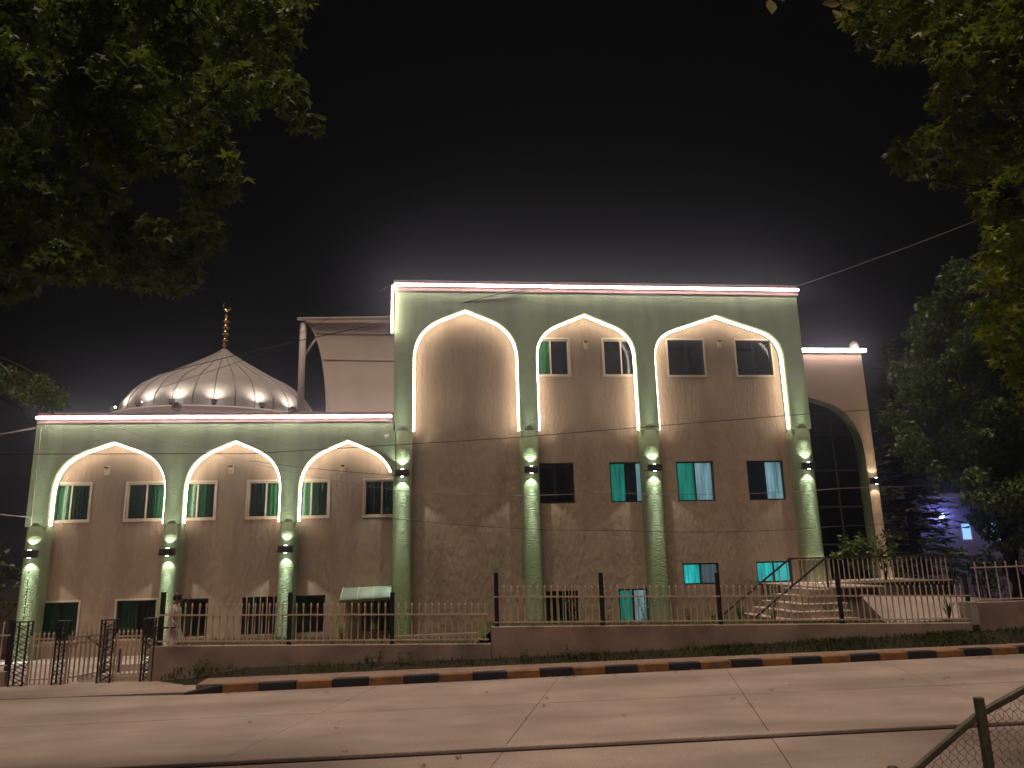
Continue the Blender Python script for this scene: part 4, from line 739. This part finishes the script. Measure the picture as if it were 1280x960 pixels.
BUSH_CLUMPS = [(16.78,-3.25,3.11,0.65),(18.13,-3.14,3.1,0.22),(18.1,-3.26,3.45,0.21),(14.2,-4.34,4.11,0.34),(15.28,-4.83,3.65,0.6),(15.53,-3.3,4.97,0.66),(17.29,-3.83,5.36,0.36),(14.12,-4.45,3.54,0.4),(17.01,-4.55,4.7,0.38),(14.54,-3.81,4.82,0.21),(16.68,-4.45,4.02,0.62),(17.49,-2.85,2.37,0.3),(16.02,-3.95,2.41,0.33),(15.27,-2.79,3.2,0.28),(15.93,-3.02,4.3,0.67),(15.65,-2.95,2.99,0.6),(15.41,-3.22,2.34,0.23),(16.32,-3.9,4.99,0.65),(16.35,-4.3,5.54,0.36),(16.0,-4.08,5.48,0.33),(15.81,-3.31,5.48,0.24),(17.4,-3.7,2.51,0.3),(15.65,-3.82,2.45,0.36),(14.86,-3.47,5.15,0.24),(16.64,-5.06,4.35,0.21),(18.19,-3.24,3.92,0.24),(17.77,-3.85,5.19,0.29),(15.9,-3.79,5.49,0.27),(17.83,-2.9,2.3,0.23),(16.94,-3.93,2.88,0.62),(14.98,-4.31,3.52,0.62),(14.53,-4.56,5.22,0.2),(16.57,-4.39,4.65,0.63),(15.62,-2.72,2.58,0.23),(15.27,-3.76,2.34,0.23)]
tree('maple_tree', 'large dark maple overhanging the road on the gate side', (-8.6, -18.3, 0.25), (-8.0, -17.6, 4.6), LEFT_CLUMPS, 220, 0.105, 'maple', 21, 'maples overhanging the road', nl=4)
tree('maple_tree', 'large maple overhanging the road on the entrance-wing side', (8.6, -18.8, 0.2), (8.4, -18.0, 4.4), RIGHT_CLUMPS, 190, 0.105, 'maple2', 22, 'maples overhanging the road', nl=4)
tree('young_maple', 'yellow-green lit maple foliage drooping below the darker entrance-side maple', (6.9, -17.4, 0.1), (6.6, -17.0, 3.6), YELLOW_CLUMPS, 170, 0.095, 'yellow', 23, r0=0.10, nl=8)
tree('broadleaf_tree', 'deep green broadleaf tree standing behind the dark wall beyond the hall fence', (16.0, -3.0, 0.8), (16.0, -2.9, 4.5), MID_CLUMPS, 150, 0.17, 'mid', 24, shape='oval', nl=8)
tree('garden_bush', 'leafy bush behind the wide-barred fence under the broadleaf tree', (16.4, -4.3, 0.8), (16.3, -4.2, 1.9), BUSH_CLUMPS, 210, 0.15, 'shrub', 25, r0=0.07, shape='oval', nl=8)
def conifer(x, y, z0, h, w, label, seed, bare=0.15):
    t = thing('conifer', label, 'tree', (x, y, z0), 'conifers behind the entrance wing'); rng = np.random.default_rng(seed); r = random.Random(seed)
    MB().tube([(x, y, z0), (x+0.05, y, z0+h*0.5), (x, y, z0+h)], [0.17, 0.10, 0.02], 8).build('trunk', 'bark', t, True)
    m = MB(); C = []; D = []; zz = z0+h*bare
    while zz < z0+h:
        f = 1-(zz-z0)/h; n = 6
        for k in range(n):
            a = r.uniform(0, 6.28); L = w*(f**0.8)*r.uniform(0.65, 1.1)+0.1; tip = Vector((x+L*math.cos(a), y+L*math.sin(a), zz-0.10*L+r.uniform(-0.05, 0.12)))
            m.tube([(x, y, zz), ((x+tip.x)/2, (y+tip.y)/2, zz+0.06*L), tip], [0.022, 0.014, 0.005], 4)
            for q in range(int(16*L)+4):
                u = r.uniform(0.2, 1.0); p = Vector((x, y, zz)).lerp(tip, u); side = r.choice((-1, 1)); aa = a+side*r.uniform(0.4, 1.1)
                C.append(p); D.append((math.cos(aa), math.sin(aa), r.uniform(-0.45, 0.25)))
        zz += 0.20+0.10*f
    m.build('limb', 'bark', t); C = np.array([tuple(c_) for c_ in C]); D = np.array(D); D /= np.linalg.norm(D, axis=1)[:, None]; n = len(C)
    up_v = np.tile([0, 0, 1.0], (n, 1)); S = np.cross(D, up_v); S /= np.linalg.norm(S, axis=1)[:, None]; L = rng.uniform(0.18, 0.42, (n, 1)); tw = rng.uniform(-1, 1, (n, 1)); S = S+np.cross(S, D)*tw; wd = 0.035
    V = np.stack([C-S*wd*0.4, C+D*L*0.5-S*wd, C+D*L, C+D*L*0.5+S*wd, C+S*wd*0.4], 1)
    link('crown', np_mesh('crown', V, [(0,1,4), (1,3,4), (1,2,3)], 'needle'), t)
conifer(16.7, 2.5, -0.2, 9.6, 1.5, 'dark conifer whose thin branches brush the entrance wing pilaster', 31)
conifer(19.2, 6.0, -0.2, 11.2, 2.0, 'taller dark conifer further behind the entrance wing', 32)
conifer(21.5, 3.0, -0.2, 8.5, 2.0, 'dark conifer left of the lavender house with the blue lamp', 33, 0.35)

def ball(c, r_, n, seed):
    r = random.Random(seed); out = []
    for i in range(n):
        v = Vector((r.gauss(0, 1), r.gauss(0, 1), r.gauss(0, 1))).normalized()*r.uniform(0.3, 1); out.append((c[0]+v.x*r_[0], c[1]+v.y*r_[1], c[2]+v.z*r_[2], 0.16))
    return out
def bush(name, label, c, r_, n, per, size, mat, seed, cat='shrub', base=None, droop=-0.2, group=None):
    b = base or (c[0], c[1], c[2]-r_[2]); t = thing(name, label, cat, b, group); m = MB(); r = random.Random(seed); cl = ball(c, r_, n, seed)
    for i in range(5): limb(m, b, cl[i][:3], 0.022, 0.008, 0.02, 4, seed+i)
    m.build('stem', 'bark', t, True); leaves('foliage', cl, per, size, mat, seed, 'oval', 0.6, droop, t, 1.0)
bush('shrub', 'bright broad-leaved shrub on the landing before the entrance glass', (12.75, -0.6, 2.28), (0.66, 0.45, 0.58), 30, 110, 0.17, 'shrub', 41, base=(12.8, -0.6, 1.365))
bush('shrub', 'paler loose shrub beside the tan pilaster of the entrance wing', (13.9, -0.2, 2.15), (0.5, 0.4, 0.62), 24, 70, 0.14, 'shrub', 42, base=(13.9, -0.2, 1.365))
bush('clipped_hedge', 'rounded clipped hedge past the end of the landing', (16.4, 0.6, 2.2), (0.95, 0.6, 0.52), 60, 60, 0.07, 'hedge', 43, 'hedge', base=(16.4, 0.6, 0.3))
bush('clipped_hedge', 'long dark hedge behind the wide-barred fence', (18.4, -0.8, 1.75), (1.9, 0.6, 0.7), 90, 50, 0.08, 'mid', 44, 'hedge', base=(18.4, -0.8, 0.3))
bush('shrub', 'dark shrub mass in the garden behind the end of the stair railing', (15.6, -2.0, 1.6), (0.9, 0.6, 0.7), 40, 45, 0.13, 'hedge', 45, base=(15.6, -2.0, 0.4))
bush('shrub', 'low dark shrub at the foot of the broadleaf tree', (17.6, -3.6, 1.5), (1.2, 0.5, 0.8), 40, 45, 0.14, 'mid', 46, base=(17.6, -3.6, 0.4))
bush('dark_shrub', 'tall dark shrub under the blue lamp of the lavender house', (25.8, 11.0, 1.3), (1.6, 0.8, 1.5), 110, 40, 0.16, 'mid', 58, base=(25.8, 11.0, -0.3))
bush('dark_shrub', 'wide dark shrub before the lit windows of the lavender house', (29.0, 10.0, 1.7), (2.6, 0.8, 1.75), 150, 40, 0.16, 'mid', 59, base=(29.0, 10.0, -0.3))
for i, (x, y, s) in enumerate(((-14, 3, 3.2), (-16.5, 6, 4.2), (-13.6, 8, 4.6), (-19, 2, 3.4))):
    w = ['right beside the low wing corner', 'two back from the low wing corner', 'behind the low wing side wall', 'out past the outer fence'][i]
    bush('dark_shrub', 'big dark shrub in the unlit garden '+w, (x, y, s*0.5), (1.5, 1.2, s*0.5), 90, 30, 0.22, 'mid', 60+i, base=(x, y, -0.3))

def blades(name, pts, hmin, hmax, wd, mat, seed, parent=None, lean=0.35):
    rng = np.random.default_rng(seed); C = np.array(pts); n = len(C); a = rng.uniform(0, 2*np.pi, n); h = rng.uniform(hmin, hmax, (n, 1)); l = rng.normal(0, lean, (n, 2))*h
    S = np.stack([np.cos(a), np.sin(a), np.zeros(n)], 1)*wd; tip = C+np.concatenate([l, h], 1); mid = C+np.concatenate([l*0.35, h*0.6], 1)
    return link(name, np_mesh(name, np.stack([C-S, C+S, mid+S*0.7, tip, mid-S*0.7], 1), [(0,1,2), (0,2,4), (4,2,3)], mat), parent)
r = random.Random(5); pts = []
for i in range(15000):
    x = r.uniform(-5.4, 13); y = r.uniform(wall_y(x)+0.1, -3.4); dens = 0.5+0.5*math.sin(x*1.7+y*2.1)*math.sin(x*0.6)
    if 8.3 < x and y > -3.9: continue
    if x > 10.8 and y > -4.95: continue
    if r.random() < 0.25+0.75*dens: pts.append((x, y, lawn_z(x, y)-0.02))
tag(blades('lawn_grass', pts, 0.04, 0.15, 0.008, 'grass', 6), 'patchy short lawn grass behind the fence', 'grass', kind='stuff')
pts = []
for i in range(34000):
    x = r.uniform(-5.2, 22); u = r.random(); yw = (wall_y(x)-0.11 if x < 12.2 else -5.79+0.05*(x-12.2)); yk = -6.88+0.0276*(x+4.3); y = yw+(yk-yw)*u**1.15
    if r.random() > (0.12 if x < 2 else 0.30 if x < 6 else 0.95)*(0.6+0.4*math.sin(x*2.3)): continue
    rise = 0.0 if x < 4 else 0.015*(x-4); pts.append((x, y, 0.12+(0.12+rise)*(1-u)))
tag(blades('verge_grass', pts, 0.03, 0.11, 0.010, 'grassd', 7), 'sparse dark grass on the verge below the retaining walls', 'grass', kind='stuff')
def weed(x, y, h, label, seed, mat='shrub', n=26, spread=0.16, lf=0.07, grp=None, z=None):
    z = lawn_z(x, y)-0.02 if z is None else z; t = thing('weed', label, 'plant', (x, y, z), grp); rr = random.Random(seed); m = MB(); cl = []
    for i in range(4):
        tip = Vector((x+rr.uniform(-spread, spread), y+rr.uniform(-spread, spread), z+h*rr.uniform(0.7, 1))); limb(m, (x, y, z), tip, 0.007, 0.003, 0.0, 4, seed+i)
        for q in range(6): p = Vector((x, y, z)).lerp(tip, 0.25+0.75*q/5); cl.append((p.x, p.y, p.z, 0.06))
    m.build('stem', 'shrub', t, True); leaves('foliage', cl, n*8, lf, mat, seed, 'oval', 0.6, 0.2, t, 1.0)
wl = [(3.35,-4.3,0.8,'tall weed before the barred window by the plain hall arch'), (4.1,-4.6,0.35,'low weed before the barred ground window of the hall'), (5.1,-4.4,0.55,'weed between the barred and the lit ground window'),
      (6.15,-4.5,0.4,'low leafy weed before the lit ground window'), (6.8,-4.3,0.5,'weed at the foot of the column between the windowed hall arches'), (8.05,-5.0,0.85,'tall feathery weed on the lawn at the foot of the steps'),
      (-2.0,-4.6,0.35,'weed before the awning window'), (-1.4,-4.4,0.4,'weed where the wing meets the hall column')]
for i, (x, y, h, l) in enumerate(wl): weed(x, y, h, l, 70+i, lf=0.06, n=3, mat='grass' if i % 2 else 'shrub')
for i, (x, h, l) in enumerate(((-1.15, 0.42, 'dark weed at the wall foot under the fence post by the hall corner'), (-0.55, 0.30, 'small dark weed at the foot of the low retaining wall near its step'), (1.9, 0.26, 'dark weed at the wall foot just past the step in the wall'), (2.9, 0.24, 'dark weed under the second post of the hall fence'), (-4.6, 0.28, 'weed at the gate end of the low retaining wall'))):
    weed(x, wall_y(x)-0.24, h, l, 170+i, lf=0.06, n=4, mat='mid', spread=0.22, z=0.14)
def spiky(x, y, z, h, label, seed):
    rr = random.Random(seed); t = thing('spiky_plant', label, 'plant', (x, y, z), 'spiky garden plants'); 
    for i in range(16):
        a = rr.uniform(0, 6.28); l = h*rr.uniform(0.6, 1.0); o = rr.uniform(0.15, 0.6); d = Vector((math.cos(a), math.sin(a), 0)); s_ = Vector((-d.y, d.x, 0))*0.022
        b0 = Vector((x, y, z)); m1 = b0+d*l*o*0.4+Vector((0,0,l*0.6)); t1 = b0+d*l*o+Vector((0,0,l*(1-0.3*o)))
        MB().add([b0-s_*0.6, b0+s_*0.6, m1+s_, t1, m1-s_], [(0,1,2), (0,2,4), (4,2,3)]).build('leaf', 'hedge', t)
for i, (x, y, z, h, l) in enumerate(((7.95,-3.2,0.5,0.7,'spiky plant on the building side of the stair foot'), (8.35,-4.3,0.55,0.42,'small spiky plant at the street side of the stair foot'), (9.85,-4.2,0.55,0.6,'spiky plant against the side of the entrance steps'), (12.45,-5.0,0.55,0.65,'tall spiky plant before the pale ramp'), (12.75,-5.3,0.55,0.4,'smaller spiky plant by the end post before the ramp'), (10.35,-4.2,0.55,0.45,'spiky plant below the landing corner'))):
    spiky(x, y, z, h, l, 80+i)
# wisp of foliage hanging by the low wing corner and the pale twig leaves above the road
pw = thing('overhanging_branch', 'wispy branch hanging beside the lit roof corner of the low wing', 'branch', (-9.9, -8.6, 6.6))
m = MB(); limb(m, (-9.9, -8.6, 6.6), (-6.75, -8.6, 5.55), 0.04, 0.006, 0.1, 8, 3); limb(m, (-8.6, -8.6, 6.1), (-7.4, -8.4, 4.95), 0.02, 0.005, 0.05, 6, 4); m.build('stem', 'bark', pw, True)
cl = []
for i in range(44):
    u = rnd.uniform(0.1, 1.0); p = Vector((-9.9, -8.6, 6.5)).lerp(Vector((-6.8, -8.6, 5.55)), u); cl.append((p.x, p.y+rnd.uniform(-0.3, 0.3), p.z-rnd.uniform(-0.05, 0.75)*(1.25-u*0.75), 0.17))
leaves('foliage', cl, 220, 0.085, 'maple', 91, 'oval', 0.5, -0.8, pw, 0.9)
tw = thing('overhanging_branch', 'thin twig with a few pale oval leaves hanging in from above the road', 'branch', (1.95, -19.8, 5.75))
m = MB(); limb(m, (1.95, -19.8, 5.75), (1.77, -19.74, 5.06), 0.010, 0.003, 0.02, 6, 5); limb(m, (1.95, -19.8, 5.75), (2.19, -19.78, 5.08), 0.010, 0.003, 0.03, 6, 6); m.build('stem', 'bark', tw, True)
for i, (x, z, a, b) in enumerate(((1.77,5.06,-75,20), (1.78,5.06,75,-20), (1.775,5.055,185,15), (2.18,5.07,-100,10), (2.20,5.07,70,-15), (2.18,5.06,205,30))):
    V = OV*0.115; M_ = Matrix.Rotation(R(a), 3, 'Y') @ Matrix.Rotation(R(90+b), 3, 'X'); MB().add([M_ @ Vector(v)+Vector((x, -19.76+0.02*i, z)) for v in V], OF).build('leaf', 'dry', tw, True)
cw = MB().tube([(-5.6, -13.8, 5.3), (-5.3, -13.75, 4.85), (-5.02, -13.7, 4.56), (-4.87, -13.68, 4.34)], 0.012, 6)
tag(cw.build('dangling_wire', 'cable_p', None, True), 'loose pale wire end dangling beneath the big gate-side maple', 'wire')
# fallen leaves in the gutter and on the road
for i in range(44):
    x = rnd.uniform(-4, 12); y = rnd.choice([kerb_y(x)-rnd.uniform(0.05, 0.3), rnd.uniform(-13.9, -8.2)]); V, F_ = maple_shape(); s = rnd.uniform(0.05, 0.09); a = rnd.uniform(0, 6.28); z0 = 0.006 if y > -13 else -0.02
    o = MB().add([(s*(v[0]*math.cos(a)-v[1]*math.sin(a)), s*(v[0]*math.sin(a)+v[1]*math.cos(a)), s*(v[2]*-1.2+0.1+0.25*v[0]*v[0])) for v in V], F_).build('fallen_leaf', 'litter'); o.location = (x, y, z0)
    tag(o, 'dry fallen leaf lying on the concrete road or in its gutter', 'leaf', 'fallen leaves on the road')

# ------------------------------------------------------------------ cables
def cable(pts, rad, label, mat='cable', sag=0.0):
    P_ = []; pts = [Vector(p) for p in pts]
    for a, b in zip(pts, pts[1:]):
        for i in range(10): u = i/10; P_.append(a.lerp(b, u)-Vector((0,0,sag*4*u*(1-u))))
    P_.append(pts[-1]); m = MB(); m.tube(P_, rad, 5); tag(m.build('cable', mat, None, True), label, 'cable')
cable([(-14,-3,5.12), (-4.5,-3,5.06), (2.14,-3,5.42), (10.28,-3,6.02), (20,-3,6.6)], 0.011, 'thin cable strung level in front of all the arches, running right past the hall')
cable([(-10.0,5.0,9.1), (-6.2,4.6,10.0), (-1.4,0.2,9.66), (3.0,-0.15,10.75)], 0.016, 'thick dark cable from the dome across the canopy to the hall roof edge')
cable([(-9.6,4.6,8.55), (-5.9,3.2,9.4), (-1.3,-0.15,10.75)], 0.008, 'fine cable from before the dome to the hall roof corner')
cable([(12.2,-0.1,10.95), (20,-6,13.0)], 0.010, 'pale cable rising from the hall roof corner into the trees', 'cable_p', 0.15)
cable([(-11.35,-0.05,6.28), (-16,-5,4.4)], 0.016, 'pale cable falling steeply from the low wing roof corner', 'cable_p', 0.1)
cable([(-11.35,-0.05,6.32), (-17,-1,5.2)], 0.010, 'thin pale cable falling gently from the low wing roof corner', 'cable_p', 0.1)
cable([(-9.3,-0.14,6.40), (-6.6,-0.6,5.55), (-0.9,-0.35,4.30), (5.2,-0.5,4.15), (12.6,-0.6,4.15), (22,-3,4.5)], 0.008, 'thin cable drooping from the low wing roof edge across to the hall', 'cable_p', 0.12)
cable([(-5.2,-0.6,5.2), (-0.9,-0.32,4.75)], 0.009, 'short dark cable sloping to the light on the hall corner column', 'cable', 0.05)
cable([(-1.1,-0.35,3.5), (5.5,-0.6,3.02), (12.2,-0.6,3.0), (18,-2,3.4)], 0.008, 'lower thin cable sagging across the hall columns', 'cable', 0.10)
cable([(-13,-5,4.2), (-11.3,-0.03,3.75)], 0.014, 'pale cable reaching the end column of the low wing from the dark garden', 'cable_p', 0.1)

# ------------------------------------------------------------------ house with blue lamp beyond the trees
hs = thing('lavender_house', 'far lavender-walled house lit by a blue lamp, seen between the trees', 'house', (27.5, 15, -0.3))
mb = MB(); hole_wall(mb, 24.4, 32, -0.3, 4.9, 14.6, [(27.4,28.0,2.7,3.6), (28.9,29.6,2.6,3.6)], 0.1); mb.build('wall', 'lav', hs)
MB().box(24.3, 32.2, 14.3, 22, 4.9, 5.1).build('roof', 'landing', hs); MB().box(24.4, 24.5, 14.7, 22, -0.3, 4.9).build('side_wall', 'lav', hs)
MT['lit_blue'] = emit('lit_blue_window', (0.16, 0.42, 1.0), 1.6)
for a, b, c_, d in ((27.4,28.0,2.7,3.6), (28.9,29.6,2.6,3.6)):
    w = MB().box(a, b, 14.64, 14.68, c_, c_+0.06).box(a, b, 14.64, 14.68, d-0.06, d).box(a, a+0.06, 14.641, 14.679, c_, d).box(b-0.06, b, 14.641, 14.679, c_, d).build('window', 'trim', hs); MB().box(a+0.06, b-0.06, 14.66, 14.67, c_+0.06, d-0.06).build('pane', 'lit_blue', w)
bl = thing('blue_lamp', 'glaring blue-white lamp on the wall of the lavender house', 'lamp', (26.2, 14.4, 4.0))
MB().box(26.1, 26.3, 14.3, 14.58, 4.08, 4.14).build('bracket', 'black', bl)
MT['lamp_blue'] = emit('blue_lamp_bulb', (0.45, 0.62, 1.0), 40)
MB().lathe([(0.03, -0.14), (0.10, -0.10), (0.14, 0), (0.10, 0.08), (0.04, 0.09)], (26.2, 14.3, 3.98), 14).build('bulb', 'lamp_blue', bl, True)
ld = bpy.data.lights.new('glow', 'POINT'); ld.energy = 70; ld.color = (0.30, 0.33, 1.0); ld.shadow_soft_size = 0.15; lo = bpy.data.objects.new('glow', ld); col.objects.link(lo); lo.location = (26.2, 14.0, 3.95); lo.parent = bl; lo.matrix_parent_inverse = Matrix.Translation((-26.2, -14.4, -4.0))

# ------------------------------------------------------------------ chain-link fence by the camera
cf = thing('chain_link_fence', 'weathered chain-link fence with sloping top rail beside the near edge of the road', 'fence', (3.0, -18.8, 0.1))
def rail_z(x): return 1.03+(x-2.66)*0.83 if x < 3.0 else 1.31+(x-3.0)*0.55
def rail_y(x): return -18.68-0.29*(x-2.66)
for px, e in ((2.53, 0.13), (3.0, 0.10), (3.62, 0.12)):
    y = rail_y(px); m = MB(); m.box(px-0.024, px+0.024, y-0.05, y-0.012, 0.0, rail_z(px)+e); soft(m.build('post', 'grime_post', cf), 0.008)
xs_ = [1.9, 2.3, 2.66, 3.0, 3.4, 4.0]
for a, b in zip(xs_, xs_[1:]):
    m = MB(); m.bar((a, rail_y(a), rail_z(a)), (b, rail_y(b), rail_z(b)), 0.035, 0.035); soft(m.build('top_rail', 'grime_post', cf), 0.006, 1)
m = MB(); stp = 0.042
for k in range(-40, 90):
    for s_ in (-1, 1):
        P_ = []; x = 1.9+k*stp if s_ > 0 else 4.0-k*stp; z = 0.05
        while z < 2.2:
            if 1.9 <= x <= 4.0 and z < rail_z(x)-0.01: P_.append((x, rail_y(x)+0.012*((len(P_) % 2)*2-1), z))
            elif P_: break
            x += s_*stp/2; z += stp*0.62
        if len(P_) > 1: m.tube(P_, 0.0018, 3, False)
m.build('wire_mesh', 'mesh', cf)

# ------------------------------------------------------------------ person in the courtyard
def skin_mesh(name, pts, edges, rad, mat, parent=None, sub=2):
    me = bpy.data.meshes.new(name); me.from_pydata(pts, edges, []); me.materials.append(MT[mat]); o = link(name, me, parent)
    sk = o.modifiers.new('skin', 'SKIN'); sk.use_smooth_shade = True
    for i, r_ in enumerate(rad):
        d = me.skin_vertices[0].data[i]; d.radius = r_ if isinstance(r_, tuple) else (r_, r_); d.use_root = (i == 0)
    s_ = o.modifiers.new('sub', 'SUBSURF'); s_.levels = 1; s_.render_levels = sub; return o
gx, gy, gz = -6.2, -3.0, -0.115
pe = thing('person', 'person in pale loose tunic and trousers walking behind the fence near the gate', 'person', (gx, gy, gz))
def Q(x, y, z): return (gx+x, gy+y, gz+z)
B = [Q(0,0,0.94), Q(0,0,1.12), Q(0.01,0,1.32), Q(0.02,0,1.43), Q(0.04,-0.01,1.51), Q(0.06,-0.02,1.60), Q(0.07,-0.02,1.66),
     Q(-0.02,0.17,1.40), Q(-0.06,0.23,1.14), Q(0.04,0.25,0.92), Q(-0.02,-0.17,1.40), Q(-0.02,-0.24,1.14), Q(0.14,-0.25,0.95),
     Q(0.0,0.09,0.90), Q(0.06,0.10,0.50), Q(-0.02,0.10,0.10), Q(0.10,0.11,0.03), Q(0.0,-0.09,0.90), Q(0.14,-0.10,0.50), Q(0.16,-0.10,0.10), Q(0.28,-0.11,0.03)]
E_ = [(0,1),(1,2),(2,3),(3,4),(4,5),(5,6),(3,7),(7,8),(8,9),(3,10),(10,11),(11,12),(0,13),(13,14),(14,15),(15,16),(0,17),(17,18),(18,19),(19,20)]
rad = [(.13,.10),(.12,.09),(.14,.10),(.10,.09),.052,(.085,.078),(.075,.07),.055,.043,.030,.055,.043,.030,.085,.060,.042,.035,.085,.060,.042,.035]
skin_mesh('body', B, E_, rad, 'skin', pe)
for hx, hy, hz in ((0.05,0.25,0.90), (0.15,-0.25,0.93)):
    hp = [Q(hx,hy,hz), Q(hx+0.01,hy,hz-0.06)]; he = [(0,1)]; hr = [(.022,.03),(.018,.036)]
    for k in range(4):
        oy = -0.028+0.019*k; L = (0.062,0.072,0.068,0.052)[k]; i = len(hp); hp += [Q(hx+0.012,hy+oy,hz-0.085), Q(hx+0.024,hy+oy,hz-0.085-L*0.6), Q(hx+0.016,hy+oy,hz-0.085-L)]; he += [(1,i),(i,i+1),(i+1,i+2)]; hr += [.0095,.0085,.007]
    i = len(hp); hp += [Q(hx+0.03,hy-0.03,hz-0.04), Q(hx+0.045,hy-0.035,hz-0.075)]; he += [(0,i),(i,i+1)]; hr += [.010,.008]
    skin_mesh('hand', hp, he, hr, 'skin', pe, 1)
def loft(name, rings, mat, parent, n=18):
    m = MB()
    for (x, y, z, rx, ry) in rings:
        for k in range(n): a = 2*math.pi*k/n; fold = 1+0.03*math.sin(5*a+z*9); m.v.append(Q(x+rx*fold*math.cos(a), y+ry*fold*math.sin(a), z))
    for j in range(len(rings)-1):
        for k in range(n): m.f.append((j*n+k, j*n+(k+1) % n, (j+1)*n+(k+1) % n, (j+1)*n+k))
    return m.build(name, mat, parent, True)
loft('tunic', [(0.04,0,0.55,.20,.24), (0.03,0,0.75,.175,.215), (0.0,0,0.95,.155,.19), (0,0,1.15,.14,.175), (0.0,0,1.30,.14,.195), (0.01,0,1.40,.115,.19), (0.02,0,1.455,.075,.09), (0.03,0,1.475,.062,.066)], 'cloth', pe)
for s_ in (1, -1):
    i0 = 7 if s_ > 0 else 10; m = MB(); m.tube([Vector(B[i0])+Vector((0, -0.03*s_, 0.01)), B[i0], Vector(B[i0]).lerp(Vector(B[i0+1]), 0.5), B[i0+1], Vector(B[i0+1]).lerp(Vector(B[i0+2]), 0.85)], [.075,.078,.066,.060,.052], 12); m.build('sleeve', 'cloth', pe, True)
    j = 13 if s_ > 0 else 17; m = MB(); m.tube([B[j], Vector(B[j]).lerp(Vector(B[j+1]), 0.6), B[j+1], B[j+2]], [.11,.10,.09,.075], 12); m.build('trouser_leg', 'cloth', pe, True)
    b = Vector(B[j+2]); f = Vector(B[j+3]); m = MB(); m.tube([b+Vector((-0.05,0,-0.055)), b+Vector((0.02,0,-0.05)), f+Vector((0.02,0,0.0)), f+Vector((0.10,0,-0.005))], [.038,.046,.042,.022], 10); m.build('shoe', 'shoe', pe, True)
hr_ = MB(); hc = Vector(Q(0.055,-0.02,1.645))
for i in range(9):
    th = math.pi*0.66*i/8
    for k in range(16):
        a = 2*math.pi*k/16; rr = 0.112*math.sin(th); back = 1.0 if math.cos(a) < 0.3 else (1.0 if th < 1.25 else 0.72); hr_.v.append(tuple(hc+Vector((rr*math.cos(a)*1.02*back-0.008, rr*math.sin(a)*0.86, 0.115*math.cos(th)))))
for i in range(8):
    for k in range(16): hr_.f.append((i*16+k, i*16+16+k, i*16+16+(k+1) % 16, i*16+(k+1) % 16))
hr_.build('hair', 'hair', pe, True)
fc = MB(); fc.lathe([(0.004, 0.02), (0.014, 0), (0.010, -0.02)], (gx+0.165, gy-0.02, gz+1.60), 8); fc.build('nose', 'skin', pe, True)
for s_ in (1, -1):
    MB().lathe([(0.004, 0.012), (0.012, 0), (0.004, -0.012)], (gx+0.145, gy-0.02+0.033*s_, gz+1.628), 8).build('eye', 'hair', pe, True)
    MB().lathe([(0.006, 0.028), (0.016, 0), (0.006, -0.028)], (gx+0.055, gy-0.02+0.088*s_, gz+1.615), 8).build('ear', 'skin', pe, True)
MB().box(gx+0.140, gx+0.152, gy-0.045, gy+0.005, gz+1.563, gz+1.570).build('mouth', 'curtain_b', pe)

# ------------------------------------------------------------------ night haze round the lit building
hz = MB().box(-410, 410, -310, 410, -1.4, 15.2); hz = hz.build('haze', None); tag(hz, 'thin night haze hanging over the street', 'haze', kind='stuff')
hm = bpy.data.materials.new('haze_air'); hm.use_nodes = True; hn = hm.node_tree; hn.nodes.clear()
ho = hn.nodes.new('ShaderNodeOutputMaterial'); hv = hn.nodes.new('ShaderNodeVolumePrincipled'); hv.inputs['Color'].default_value = (0.76, 0.82, 1.0, 1); hv.inputs['Density'].default_value = 0.0046; hv.inputs['Anisotropy'].default_value = 0.915
hn.links.new(hv.outputs[0], ho.inputs['Volume']); hz.data.materials.append(hm)
